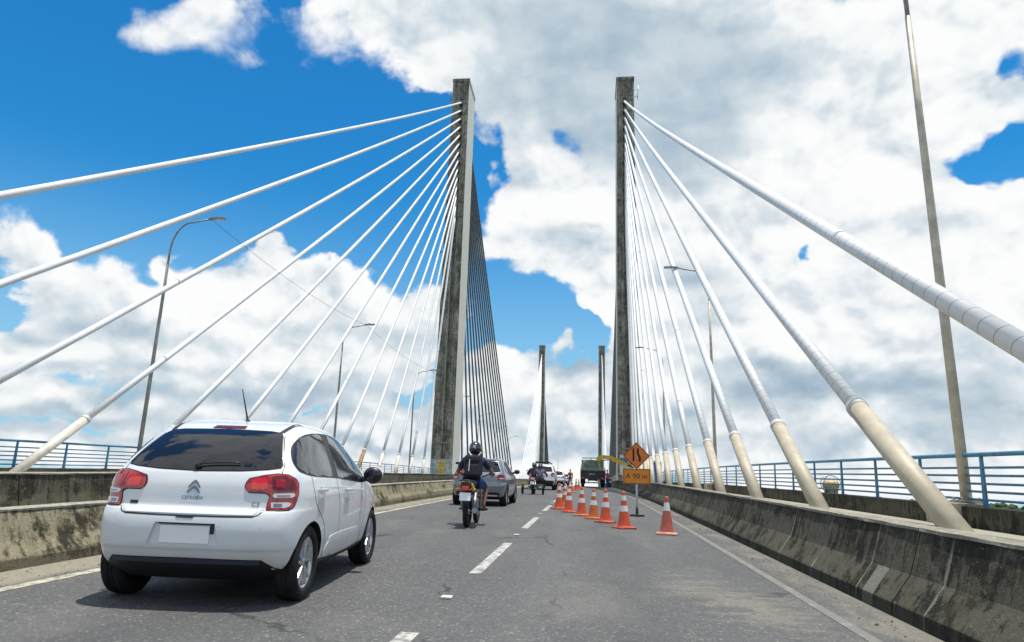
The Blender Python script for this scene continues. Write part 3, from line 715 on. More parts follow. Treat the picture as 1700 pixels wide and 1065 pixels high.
def cables():
    for side in ('R', 'L'):
        X, Yp, zt = PYL[(side, 0)]; px, py = pylon_xy(X, Yp); inner = 1 if side == 'L' else -1
        dz = .35 if side == 'L' else -.3
        y0 = 5.15 if side == 'R' else 4.7
        where = 'right walkway' if side == 'R' else 'far left walkway'
        for i in range(14):
            Ya = y0 + 6.2 * i
            zt_i = 59.9 - 1.4 * i + dz
            a = D(X, Ya, .55 if side == 'R' else .45)
            tip = Vector((px + .12 * inner, py - 2.75 + .22, zt_i))
            rusty = side == 'L' and i in (8, 9)
            lab = f'white stay cable with {"rusty" if rusty else "cream"} foot pipe, {ORD[i]} from the camera on the {where}'
            slope = (tip - a).normalized().z
            stay(a, tip, .16 if side == 'R' else .135, lab, 'stay cables before the near pylons', rusty=rusty, sleeve_len=2.22 / slope, r_sl=.19 if side == 'R' else .175, seg=16 if i < 4 else 10, mater=M_CABLE_R if side == 'R' and i < 5 else None, sleeve_mat=M_SLEEVE if side == 'R' else M_SLEEVE_L)
            Yb = 2 * Yp - Ya
            a = D(X, Yb, .4); tip = Vector((px + .12 * inner, py + 2.75 - .22, zt_i))
            stay(a, tip, .15, f'dark stay cable running down behind near {"right" if side == "R" else "left"} pylon, {ORD[13 - i]} from its foot', 'stay cables behind the near pylons', sleeve_len=2.2 / (tip - a).normalized().z, r_sl=.2, seg=8, segs=10, mater=M_CABLE_SHADE)
        X, Yf, zt = PYL[(side, 1)]; px, py = pylon_xy(X, Yf)
        sd = 'right' if side == 'R' else 'left'
        for i in range(14):
            for s in (-1, 1):
                Ya = Yf + s * (92 - 6.2 * i)
                a = D(X, Ya, .4); tip = Vector((px, py + s * 2.6, 59.9 - 1.4 * i))
                stay(a, tip, .15, f'thin {"white" if s < 0 else "dark"} stay cable on {"near" if s < 0 else "rear"} side of distant {sd} pylon, {ORD[13 - i]} from its foot', 'stay cables of the distant pylons', sleeve=False, seg=6, segs=6, mater=M_CABLE_SHADE if s > 0 else None)
cables()
mb = MB(); mb.tube([(0, 0, 0), (0, 0, 8.5)], [.08, .045], 8); mb.box((0, 0, .02), (.3, .3, .04))
tag(mb.build('slim_mast', M_POLE, matrix=on_deck(-7.2, 170, 0, upright=True)), 'slim grey mast on the skyline between the two distant pylons', 'mast')

# ------------------------------------------------------------------ cars
def catmull(pts, n, closed=False):
    out = []; N = len(pts); rng = range(N) if closed else range(N - 1)
    for i in rng:
        if closed: p0, p1, p2, p3 = pts[i - 1], pts[i], pts[(i + 1) % N], pts[(i + 2) % N]
        else: p0, p1, p2, p3 = pts[max(i - 1, 0)], pts[i], pts[i + 1], pts[min(i + 2, N - 1)]
        for k in range(n):
            t = k / n
            out.append(tuple(.5 * ((2 * b) + (-a + c) * t + (2 * a - 5 * b + 4 * c - d) * t * t + (-a + 3 * b - 3 * c + d) * t ** 3) for a, b, c, d in zip(p0, p1, p2, p3)))
    if not closed: out.append(tuple(pts[-1]))
    return out
def b_paint(col, flake=0.0):
    def f(g, b, m):
        co = g.n('ShaderNodeTexCoord', out=3)
        s = g.n('ShaderNodeSeparateXYZ', {0: co}, out=None)
        nz = g.noise(co, 3.0, 5, .6)
        dirt = g.m('MULTIPLY', g.rng(s.outputs[2], .62, .28), g.rng(nz, .25, .65, .35, 1.0))   # road film that stays on the low panels
        c = g.mix(g.m('MULTIPLY', dirt, .38), col, (.30, .275, .22))
        setin(m, b, 'Base Color', c)
        setin(m, b, 'Roughness', g.m('ADD', .26, g.m('MULTIPLY', dirt, .35)))
    return f
def b_glass(g, b, m):
    co = g.n('ShaderNodeTexCoord', out=3)
    nz = g.noise(co, 5.0, 4, .6)
    setin(m, b, 'Roughness', g.rng(nz, .3, .7, .02, .07))
M_WPAINT = mat('white_car_paint', (.69, .71, .72), .26, coat=.8, build=b_paint((.69, .71, .72)))
M_GPAINT = mat('grey_car_paint', (.12, .145, .17), .3, metal=.25, coat=.9, build=b_paint((.165, .20, .23)))
M_GLASS = mat('tinted_glass', (.008, .010, .016), .04, spec=.6, build=b_glass)
M_GLASS2 = mat('side_glass', (.020, .024, .028), .04, spec=.8, coat=.2, build=b_glass)
M_SEAM = mat('panel_gap_or_crease_shade', (.02, .022, .025), .8)
M_TAIL = mat('red_tail_lens', (.34, .006, .008), .12, coat=1.0)
M_TAIL2 = mat('bright_red_lens', (.62, .014, .008), .15, coat=1.0)
M_TAIL3 = mat('dark_red_lens', (.11, .004, .006), .3, coat=.15)
M_CLEAR = mat('clear_lens', (.62, .64, .66), .15, coat=1.0)
M_CHROME = mat('dark_chrome', (.22, .24, .26), .22, metal=.9)
M_PLATE = mat('blank_white_plate', (.88, .88, .88), .5)
M_ALLOY = mat('silver_alloy', (.52, .53, .54), .28, metal=.75)
M_TYRE = mat('tyre_rubber', (.017, .017, .018), .82, spec=.25, noise=.4, nscale=15)

class Hull:
    """a car body lofted from level slices; slices = (z, y_rear, y_front, half_width); y = 0 at the rear axle"""
    def __init__(s, slices, arches, round_rear=1.0, n=6, m=6, cuts=()):
        tab = catmull(slices, n); rings = []
        for z, yr, yf, w in tab:
            k = max(.05, (yf - yr) / 3.7); q = round_rear
            half = [(0, yr), (.35 * w, yr + .010 * k * q), (.62 * w, yr + .038 * k * q), (.80 * w, yr + .092 * k * q), (.90 * w, yr + .165 * k * q), (.955 * w, yr + .29 * k), (.985 * w, yr + .55 * k), (w, yr + 1.0 * k), (w, yr + 1.8 * k),
                    (.985 * w, yf - 1.0 * k), (.95 * w, yf - .5 * k), (.86 * w, yf - .22 * k), (.65 * w, yf - .06 * k), (.35 * w, yf - .012 * k), (0, yf)]
            h = catmull(half, m)
            rings.append([(x, y, z) for x, y in h] + [(-x, y, z) for x, y in h[-2:0:-1]])
        N = len(rings[0]); vs = [v for r in rings for v in r]
        fs = [(j * N + i, j * N + (i + 1) % N, (j + 1) * N + (i + 1) % N, (j + 1) * N + i) for j in range(len(rings) - 1) for i in range(N)]
        fs += [tuple(range(N))[::-1], tuple(range((len(rings) - 1) * N, len(rings) * N))]
        me = bpy.data.meshes.new('body'); me.from_pydata(vs, [], fs); me.update()
        bm = bmesh.new(); bm.from_mesh(me); bmesh.ops.recalc_face_normals(bm, faces=bm.faces); bm.to_mesh(me)
        s.bvh = BVHTree.FromBMesh(bm); bm.free()
        o = bpy.data.objects.new('body', me); COL.objects.link(o)
        cut = []
        for (y, z, r, x0, x1) in arches:
            for sx in (-1, 1):
                mb = MB(); mb.lathe([(0, sx * x0), (r, sx * x0), (r, sx * x1), (0, sx * x1)], 48, 0, (0, y, z), False); cut.append(mb)
        cut += list(cuts)
        for mb in cut:
            c = mb.build('cutter', M_SEAM); md = o.modifiers.new('cut', 'BOOLEAN'); md.operation = 'DIFFERENCE'; md.solver = 'EXACT'; md.object = c
            dg = bpy.context.evaluated_depsgraph_get(); me2 = bpy.data.meshes.new_from_object(o.evaluated_get(dg))
            o.modifiers.clear(); o.data = me2; bpy.data.objects.remove(c)
        me = o.data; me.materials.clear()
        s.mesh = me; bpy.data.objects.remove(o); s.arches = arches
        me.name = 'body'
    def finish(s, paint_or_lit, parent, z_black=None):
        me = s.mesh; o = link_mesh('body', me, [paint_or_lit, M_BLACK], parent)
        for p in me.polygons:
            p.use_smooth = True; p.material_index = 0
            for (y, z, r, x0, x1) in s.arches:
                if math.hypot(p.center.y - y, p.center.z - z) < r * 1.0005 and abs(p.center.x) < x1: p.material_index = 1
        bm = bmesh.new(); bm.from_mesh(me)
        for e in bm.edges:
            if len(e.link_faces) == 2 and e.calc_face_angle(0) > R_(32): e.smooth = False
        bm.to_mesh(me); bm.free()
        return o
    def hit(s, frame, u, v):
        o, U, V, d = frame
        loc, nrm, i, dist = s.bvh.ray_cast(o + U * u + V * v - d * 6, d)
        if loc is None:
            loc, nrm, i, dist = s.bvh.find_nearest(o + U * u + V * v)
        return loc, nrm
    def panel(s, name, outline, frame, off, mater, parent, step=.025, thick=.006, smooth_n=0, taper=0.0):
        """cut a patch with this outline out of the hull surface, lift it by off and give it thickness"""
        pts = catmull(outline, smooth_n, True) if smooth_n else outline
        bm = bmesh.new(); bvs = [bm.verts.new((u, v, 0)) for u, v in pts]; bm.faces.new(bvs)
        us = [p[0] for p in pts]; vv = [p[1] for p in pts]
        for lo, hi, ax in ((min(us), max(us), 0), (min(vv), max(vv), 1)):
            k = max(1, int((hi - lo) / step))
            for i in range(1, k):
                co = [0, 0, 0]; no = [0, 0, 0]; co[ax] = lo + (hi - lo) * i / k; no[ax] = 1
                bmesh.ops.bisect_plane(bm, geom=bm.verts[:] + bm.edges[:] + bm.faces[:], plane_co=co, plane_no=no, dist=1e-6)
        rim = set(v for e in bm.edges if e.is_boundary for v in e.verts)
        nrm = {}
        for v in bm.verts:
            p, n = s.hit(frame, v.co.x, v.co.y)
            if n.dot(frame[3]) > 0: n = -n
            nrm[v] = n; v.co = p + n * (off - (taper if v in rim else 0.0))
        ring = [e for e in bm.edges if e.is_boundary]
        ext = bmesh.ops.extrude_edge_only(bm, edges=ring)
        new = [x for x in ext['geom'] if isinstance(x, bmesh.types.BMVert)]
        old = {}
        for v in new:
            for e in v.link_edges:
                w = e.other_vert(v)
                if w in nrm: v.co = w.co - nrm[w] * (off + thick); break
        bmesh.ops.recalc_face_normals(bm, faces=bm.faces)
        # face outwards
        f0 = max(bm.faces, key=lambda f: f.calc_area())
        if f0.normal.dot(frame[3]) > 0: bmesh.ops.reverse_faces(bm, faces=bm.faces)
        for f in bm.faces: f.smooth = True
        for e in bm.edges:
            if len(e.link_faces) == 2 and e.calc_face_angle(0) > R_(40): e.smooth = False
        me = bpy.data.meshes.new(name); bm.to_mesh(me); bm.free()
        return link_mesh(name, me, mater, parent)
    def seam(s, line, frame, width, mater=None, parent=None, name='panel_gap_or_crease_shade', off=.0012, smooth_n=0):
        pts = catmull(line, smooth_n) if smooth_n else line
        dense = []
        for a, b in zip(pts[:-1], pts[1:]):
            L = math.hypot(b[0] - a[0], b[1] - a[1]); k = max(1, int(L / .02))
            dense += [(a[0] + (b[0] - a[0]) * i / k, a[1] + (b[1] - a[1]) * i / k) for i in range(k)]
        dense.append(pts[-1]); vs = []
        for i, p in enumerate(dense):
            a, b = dense[max(i - 1, 0)], dense[min(i + 1, len(dense) - 1)]
            t = (b[0] - a[0], b[1] - a[1]); L = math.hypot(*t) or 1; nx, ny = -t[1] / L, t[0] / L
            for sgn in (-1, 1):
                q, n = s.hit(frame, p[0] + nx * sgn * width / 2, p[1] + ny * sgn * width / 2)
                if n.dot(frame[3]) > 0: n = -n
                vs.append(q + n * off)
        mb = MB(); mb.add(vs, [(2 * i, 2 * i + 1, 2 * i + 3, 2 * i + 2) for i in range(len(dense) - 1)])
        return mb.build(name, mater or M_SEAM, parent, weld=False)
REAR = (Vector((0, 0, 0)), Vector((1, 0, 0)), Vector((0, 0, 1)), Vector((0, 1, 0)))
SIDE_R = (Vector((0, 0, 0)), Vector((0, 1, 0)), Vector((0, 0, 1)), Vector((-1, 0, 0)))
SIDE_L = (Vector((0, 0, 0)), Vector((0, 1, 0)), Vector((0, 0, 1)), Vector((1, 0, 0)))
def corner(sgn, deg=40):
    c, q = math.cos(R_(deg)), math.sin(R_(deg))
    return (Vector((0, 0, 0)), Vector((sgn * c, q, 0)), Vector((0, 0, 1)), Vector((-sgn * q, c, 0)))
def mirror(o): return [(-u, v) for u, v in o][::-1]

def wheel(parent, x, y, r, width, out, spokes=5, simple=False, rim_r=.70, mater=None):
    """tyre with a rim as its sub-part; out = +1 / -1 tells which side faces outwards"""
    w = width / 2; rr = r * rim_r
    prof = [(rr * .98, -w * .9), (rr + .02, -w), (r * .90, -w * 1.04), (r * .975, -w * .86), (r, -w * .6), (r, -w * .2), (r - .007, -w * .17), (r - .007, -w * .13), (r, -w * .1), (r, w * .1), (r - .007, w * .13), (r - .007, w * .17), (r, w * .2), (r, w * .6), (r * .975, w * .86), (r * .90, w * 1.04), (rr + .02, w), (rr * .98, w * .9), (rr * .93, 0), (rr * .98, -w * .9)]
    mb = MB(); mb.lathe([(a, b) for a, b in prof], 20 if simple else 48, 0); mb.xform(Matrix.Translation((x, y, r)))
    t = mb.build('wheel', M_TYRE, parent)
    mb = MB(); f = out * w * .78
    mb.lathe([(rr * 1.0, f), (rr * .93, f + out * .004), (rr * .90, f - out * .03), (rr * .88, f - out * .09)], 20 if simple else 40, 0)
    hub = [(0, f - out * .005), (rr * .16, f - out * .008), (rr * .22, f - out * .03), (rr * .22, f - out * .06)]
    mb.lathe(hub, 16, 0)
    if not simple:
        for k in range(spokes):
            for da in (-.16, .16):
                a0 = 2 * math.pi * k / spokes + .3; a1 = a0 + da * 1.4; a0 += da * .45
                p0 = Vector((f - out * .02, math.cos(a0) * rr * .16, math.sin(a0) * rr * .16)); p1 = Vector((f - out * .012, math.cos(a1) * rr * .93, math.sin(a1) * rr * .93))
                t_ = (p1 - p0).normalized(); nb = Vector((1, 0, 0)).cross(t_)
                wd0, wd1 = rr * .075, rr * .085; vs = []
                for p, wd in ((p0, wd0), (p1, wd1)):
                    for sx, sn in ((out * .012, -.55), (out * .012, .55), (-out * .02, 1), (-out * .02, -1)): vs.append(p + Vector((sx, 0, 0)) + nb * wd * sn)
                mb.add(vs, [(0, 1, 5, 4), (1, 2, 6, 5), (2, 3, 7, 6), (3, 0, 4, 7)])
        # brake disc behind the spokes
    mb.xform(Matrix.Translation((x, y, r))); mb.build('rim', mater or M_ALLOY, t)
    mb = MB(); mb.lathe([(0, f - out * .10), (rr * .9, f - out * .10)], 24, 0); mb.xform(Matrix.Translation((x, y, r))); mb.build('brake_disc', M_BLACK, t)
    return t
def place_text(hull, body, size, frame, u, v, off, mater, parent, name, **kw):
    me = text_mesh(body, size, 0.0, **kw)
    for q in me.vertices:
        p, n = hull.hit(frame, u + q.co.x, v + q.co.y)
        if n.dot(frame[3]) > 0: n = -n
        q.co = p + n * off
    me.update()
    return link_mesh(name, me, mater, parent)


TOP = (Vector((0, 0, 0)), Vector((1, 0, 0)), Vector((0, 1, 0)), Vector((0, 0, -1)))
def blacken_floor(o, z=.30):
    for p in o.data.polygons:
        if p.normal.z < -.5 and p.center.z < z: p.material_index = 1
def circle(u, v, r, n=16, ry=None): return [(u + r * math.cos(2 * math.pi * k / n), v + (ry or r) * math.sin(2 * math.pi * k / n)) for k in range(n)]
def white_hatchback():
    root = empty('hatchback_car', 'white hatchback with red tail lights driving in the left lane, nearest to the camera', 'car', on_deck(-3.27, 6.17, 0, .073))
    S = [(.20, -.36, 2.90, .70), (.25, -.44, 2.98, .775), (.30, -.50, 3.00, .815), (.345, -.545, 3.02, .833), (.40, -.580, 3.05, .843), (.445, -.598, 3.06, .850), (.475, -.614, 3.06, .855), (.54, -.620, 3.06, .860), (.62, -.620, 3.05, .864), (.70, -.606, 3.02, .866), (.755, -.580, 2.97, .866),
         (.785, -.550, 2.94, .865), (.83, -.538, 2.88, .862), (.90, -.527, 2.76, .857), (.97, -.512, 2.62, .846), (1.03, -.487, 2.46, .832), (1.08, -.457, 2.34, .812), (1.15, -.397, 2.19, .778), (1.23, -.317, 2.03, .740), (1.31, -.217, 1.86, .702), (1.39, -.097, 1.67, .662), (1.45, .03, 1.49, .622), (1.50, .18, 1.29, .568), (1.532, .36, 1.10, .485), (1.549, .55, .92, .35), (1.553, .64, .80, .17)]
    RW, FW = 0.0, 2.40
    cut = MB(); cut.prism([(-.30, .492), (.30, .492), (.245, .662), (-.245, .662)], 1, -.75, -.588)
    h = Hull(S, [(RW, .315, .345, .50, 1.2), (FW, .315, .345, .50, 1.2)], cuts=[cut])
    body = h.finish(M_WPAINT, root); blacken_floor(body)
    P = lambda *a, **k: h.panel(*a, **k)
    # rear window, spoiler and brake light
    gl = [(0, 1.073), (.35, 1.082), (.56, 1.098), (.650, 1.112), (.652, 1.135), (.60, 1.25), (.535, 1.38), (.50, 1.415), (.40, 1.428), (0, 1.438)]
    gl = [(-x, z) for x, z in gl[1:-1]][::-1] + gl[:1] + gl[1:]
    gl = [(0, 1.073), (.35, 1.082), (.56, 1.098), (.650, 1.112), (.655, 1.135), (.60, 1.25), (.535, 1.38), (.50, 1.415), (.40, 1.428), (0, 1.438), (-.40, 1.428), (-.50, 1.415), (-.535, 1.38), (-.60, 1.25), (-.655, 1.135), (-.650, 1.112), (-.56, 1.098), (-.35, 1.082)]
    P('window_seal', [(x * 1.012, 1.26 + (z - 1.26) * 1.035) for x, z in gl], REAR, .0015, M_BLACK, body)
    w = P('rear_window', gl, REAR, .004, M_GLASS, root)
    mb = MB(); mb.tube([Vector(h.hit(REAR, -.02 + .34 * t, 1.118 + .030 * t * (1.6 - t))[0]) + Vector((0, -.022, .01)) for t in [k / 8 for k in range(9)]], .007, 6)
    mb.box(Vector(h.hit(REAR, -.02, 1.11)[0]) + Vector((0, -.015, 0)), (.05, .04, .035), bev=.008); mb.build('wiper', M_BLACK, root)
    P('brake_light', [(-.15, 1.447), (.15, 1.447), (.14, 1.470), (-.14, 1.470)], REAR, .008, M_TAIL3, root, step=.04)
    for sg in (1, -1):
        h.seam([(sg * .50, .00), (sg * .515, .10), (sg * .525, .22), (sg * .535, .40)], TOP, .045, M_SEAM, body, smooth_n=4)
        h.seam([(sg * .672, 1.065), (sg * .672, 1.12), (sg * .615, 1.25), (sg * .548, 1.39)], REAR, .007, M_SEAM, body)
        h.seam([(sg * .60, .775), (sg * .565, .735), (sg * .53, .722)], REAR, .009, M_SEAM, body)
    h.seam([(-.53, .722), (-.3, .718), (0, .717), (.3, .718), (.53, .722)], REAR, .013, M_SEAM, body)
    P('tailgate_lip', [(-.525, .733), (.525, .733), (.585, .780), (-.585, .780)], REAR, .010, M_WPAINT, root, step=.05, taper=.004)
    P('tailgate_grip', [(-.075, .700), (.055, .700), (.075, .722), (-.095, .722)], REAR, .004, M_BLACK, root)
    # tail lights
    L = [(.002, .954), (.012, .985), (.0365, 1.018), (.1386, 1.046), (.2277, 1.063), (.3136, 1.056), (.385, 1.022), (.412, .985), (.412, .913), (.395, .860), (.367, .806), (.317, .778), (.235, .774), (.1485, .776), (.160, .83), (.1758, .885), (.160, .905), (.136, .912), (.0325, .914), (.010, .925)]
    cx, cz = .2, .92
    for sg in (1, -1):
        fr = corner(sg)
        sh = h.panel('tail_light', [(u + (.007 if u > cx else -.007), z + (.007 if z > cz else -.007)) for u, z in L], fr, .004, M_BLACK, root)
        h.panel('lens', L, fr, .009, M_TAIL, sh)
        h.panel('lens', [(.035, .937), (.045, .985), (.062, 1.008), (.135, 1.030), (.150, 1.02), (.150, .945), (.130, .932)], fr, .013, M_TAIL2, sh)
        h.panel('lens', [(.192, .935), (.192, 1.038), (.235, 1.046), (.300, 1.040), (.355, 1.012), (.380, .975), (.380, .935), (.28, .925)], fr, .013, M_TAIL3 if sg > 0 else M_TAIL, sh)
        h.panel('lens', [(.215, .955), (.215, 1.015), (.285, 1.015), (.285, .955)], fr, .016, M_TAIL, sh)
        h.panel('lens', [(.205, .872), (.345, .876), (.368, .888), (.370, .905), (.345, .912), (.205, .906), (.190, .89)], fr, .013, M_CLEAR, sh)
        h.panel('lens', [(.182, .790), (.285, .790), (.325, .806), (.340, .828), (.310, .838), (.182, .834)], fr, .013, M_CLEAR, sh)
        h.panel('reflector', [(.200, .799), (.265, .799), (.265, .826), (.200, .826)], fr, .0155, M_CHROME, sh)
        h.panel('reflector', [(.225, .884), (.325, .886), (.325, .896), (.225, .894)], fr, .0155, M_CHROME, sh)
    # bumper
    P('valance', [(-.815, .205), (.815, .205), (.815, .275), (.70, .315), (.615, .385), (0, .392), (-.615, .385), (-.70, .315), (-.815, .275)], REAR, .004, M_BLACK, root, step=.05)
    P('valance_trim', [(-.600, .350), (.600, .350), (.600, .380), (0, .387), (-.600, .380)], REAR, .010, mat('slate_blue_plastic', (.035, .045, .075), .4), root, step=.05)
    mb = MB(); mb.box((0, -.592, .572), (.405, .012, .138), bev=.004); mb.build('number_plate', M_PLATE, root)
    mb = MB(); mb.box((0, -.596, .655), (.44, .02, .012)); mb.box((.222, -.592, .62), (.03, .01, .08)); mb.build('plate_lamp', M_BLACK, root)
    for x in (-.62, -.26, .28, .60): P('parking_sensor', circle(x, .655 - abs(x) * .03, .011, 10), REAR, .001, M_CLEAR, body, step=.1)
    # badges
    def chevron(z, s=1.0): return [(0, z), (.022, z - .014), (.052 * s, z - .056), (.044 * s, z - .062), (.018, z - .034), (0, z - .024), (-.018, z - .034), (-.044 * s, z - .062), (-.052 * s, z - .056), (-.022, z - .014)]
    P('badge', chevron(.998), REAR, .006, M_CHROME, root, step=.02, thick=.004)
    P('badge', chevron(.955, 1.08), REAR, .006, M_CHROME, root, step=.02, thick=.004)
    place_text(h, 'CITRO\u00cbN', .038, REAR, 0, .854, .005, M_CHROME, root, 'lettering', spacing=1.12, bold=.0006)
    place_text(h, 'C3', .048, REAR, .522, .815, .005, M_CHROME, root, 'lettering', spacing=1.1, bold=.0012)
    P('small_badge', [(-.525, .795), (-.455, .795), (-.455, .82), (-.525, .82)], REAR, .004, M_BLACK, root)
    # sides
    for sg, fr in ((1, SIDE_R), (-1, SIDE_L)):
        dlo = [(-.25, 1.10), (-.245, 1.18), (-.13, 1.30), (.06, 1.385), (.35, 1.432), (.85, 1.452), (1.25, 1.422), (1.52, 1.315), (1.76, 1.15), (1.93, .99), (1.90, .965), (1.55, .972), (.75, 1.020), (.05, 1.045), (-.18, 1.072)]
        h.panel('window_frame', dlo, fr, .0025, M_BLACK, root, smooth_n=3)
        for nm, ol in (('quarter_window', [(-.225, 1.11), (-.225, 1.18), (-.12, 1.285), (-.01, 1.340), (-.075, 1.075), (-.17, 1.092)]),
                       ('side_window', [(-.055, 1.07), (.025, 1.357), (.10, 1.385), (.40, 1.420), (.66, 1.430), (.64, 1.25), (.565, 1.045), (.3, 1.055)]),
                       ('side_window', [(.755, 1.035), (.84, 1.25), (.90, 1.432), (1.20, 1.408), (1.44, 1.318), (1.52, 1.16), (1.555, .995), (1.2, 1.01)]),
                       ('quarter_window', [(1.585, .99), (1.565, 1.15), (1.52, 1.275), (1.72, 1.135), (1.85, 1.005)])):
            h.panel(nm, ol, fr, .0055, M_GLASS2, root, smooth_n=2)
        h.seam([(-.03, 1.05), (.01, .9), (.10, .77), (.30, .63), (.39, .48), (.42, .36), (.43, .255)], fr, .007, M_SEAM, body, smooth_n=4)
        h.seam([(.70, 1.02), (.79, .78), (.84, .5), (.84, .255)], fr, .007, M_SEAM, body, smooth_n=4)
        h.seam([(1.93, .97), (1.90, .7), (1.84, .40), (1.80, .255)], fr, .007, M_SEAM, body, smooth_n=4)
        h.seam([(.43, .255), (1.1, .245), (1.80, .255)], fr, .007, M_SEAM, body)
        h.panel('door_moulding', [(.50, .30), (1.70, .30), (1.76, .42), (1.70, .485), (1.2, .500), (.62, .490), (.54, .44)], fr, .011, M_WPAINT, root, step=.05, thick=.012, taper=.006, smooth_n=3)
        h.seam([(.12, .945), (.9, .925), (1.9, .86)], fr, .004, mat('crease_shade', (.30, .31, .32), .6), body)  # grey line along the side crease, its shade drawn as colour
        for y in (.19, 1.06):
            p, n = h.hit(fr, y, .93 - y * .025)
            mb = MB(); mb.box(p + Vector((sg * .030, 0, 0)), (.026, .19, .030), bev=.010)
            for d in (-.08, .08): mb.box(p + Vector((sg * .012, d, 0)), (.034, .025, .024), bev=.006)
            mb.build('door_handle', M_WPAINT, root)
            h.panel('handle_recess_shade_disc', circle(y + .01, .926 - y * .025, .055, 16, .030), fr, .0018, mat('recess_shade', (.42, .43, .44), .4), body, step=.05)  # flat disc in darker body colour, painted shade of the handle hollow
        p, n = h.hit(fr, 1.74, .99)
        mb = MB(); mb.tube([p, p + Vector((sg * .06, -.01, .015))], .03, 8); mb.ball((p.x + sg * .135, p.y - .005, p.z + .055), 1, 18, 12, (.108, .066, .092)); hs = mb.build('mirror', M_BLACK, root)
        mb = MB(); mb.ball((p.x + sg * .139, p.y - .055, p.z + .055), 1, 16, 8, (.080, .016, .064)); mb.build('mirror_glass', M_GLASS, hs)
        mb = MB(); mb.ball((p.x + sg * .142, p.y + .016, p.z + .063), 1, 18, 10, (.106, .058, .087)); mb.build('mirror_cap', M_WPAINT, hs)
        wheel(root, sg * .735, RW, .315, .20, sg); wheel(root, sg * .735, FW, .315, .20, sg)
    # arch liners already dark; aerial on the roof
    mb = MB(); b0 = Vector((.0, .42, 1.535)); mb.ball(b0, 1, 12, 6, (.022, .038, .022)); mb.tube([b0, b0 + Vector((-.005, -.06, .10)), b0 + Vector((-.02, -.16, .30))], [.011, .008, .004], 6); mb.build('aerial', M_BLACK, root)
    return root

def far_car(name, label, cat, pos, heading, S, paint_or_lit, wb, r, glass, lights, plate, trims=(), side=None, mirror_y=1.75, simple=True, group=None, seat=None):
    root = empty(name, label, cat, on_deck(*pos, 0, heading), group)
    h = Hull(S, [(0, r, r + .035, .5, 1.2), (wb, r, r + .035, .5, 1.2)], n=4, m=4)
    body = h.finish(paint_or_lit, root); blacken_floor(body)
    g2 = glass + [(-x, z) for x, z in glass[::-1] if abs(x) > 1e-6]
    h.panel('rear_window', g2, REAR, .004, M_GLASS, root, step=.06)
    for sg in (1, -1):
        fr = corner(sg, 30)
        t = h.panel('tail_light', lights, fr, .010, M_TAIL, root, step=.05)
        cu = sum(p[0] for p in lights) / len(lights); cz = sum(p[1] for p in lights) / len(lights)
        h.panel('lens', [(cu + (u - cu) * .62, cz + (z - cz) * .45 + .02) for u, z in lights], fr, .014, M_TAIL3, t, step=.05)
        h.panel('lens', [(cu + (u - cu) * .55, cz + (z - cz) * .22 - .035) for u, z in lights], fr, .014, M_CLEAR, t, step=.05)
        sf = SIDE_R if sg > 0 else SIDE_L
        if side:
            h.panel('window_frame', side, sf, .0025, M_BLACK, root, step=.08, smooth_n=2)
            ys = [p[0] for p in side]; y0, y1 = min(ys), max(ys); cy = sum(ys) / len(ys); zc = sum(p[1] for p in side) / len(side)
            mid = y0 + (y1 - y0) * .47
            def half(keep):
                out = []
                for y, z in side:
                    yy = y0 + .06 + (y - y0) * .94 if y < cy else y1 - .07 - (y1 - y) * .92
                    zz = zc + (z - zc) * .86
                    if keep == 0: out.append((min(yy, mid - .035), zz))
                    else: out.append((max(yy, mid + .035), zz))
                clean = [out[0]]
                for p in out[1:]:
                    if abs(p[0] - clean[-1][0]) + abs(p[1] - clean[-1][1]) > .02: clean.append(p)
                return clean
            h.panel('side_window', half(0), sf, .0055, M_GLASS2, root, step=.08)
            h.panel('side_window', half(1), sf, .0055, M_GLASS2, root, step=.08)
            h.seam([(mid - .02, zc - .2), (mid + .06, .7), (mid + .06, .28)], sf, .008, M_SEAM, body)
        p, n = h.hit(sf, mirror_y, 1.02)
        mb = MB(); mb.tube([p, p + Vector((sg * .06, 0, .01))], .03, 8); mb.ball((p.x + sg * .14, p.y, p.z + .04), 1, 14, 10, (.10, .06, .075)); mb.build('mirror', M_BLACK, root)
        wx = max(s[3] for s in S) - .13
        wheel(root, sg * wx, 0, r, .21, sg, simple=simple); wheel(root, sg * wx, wb, r, .21, sg, simple=simple)
    for nm, ol, off, mt in trims: h.panel(nm, ol, REAR, off, mt, root, step=.06)
    if plate:
        x, z, w, hh, mt = plate
        h.panel('number_plate', [(x - w / 2, z - hh / 2), (x + w / 2, z - hh / 2), (x + w / 2, z + hh / 2), (x - w / 2, z + hh / 2)], REAR, .012, mt, root, step=.1)
    return root, h
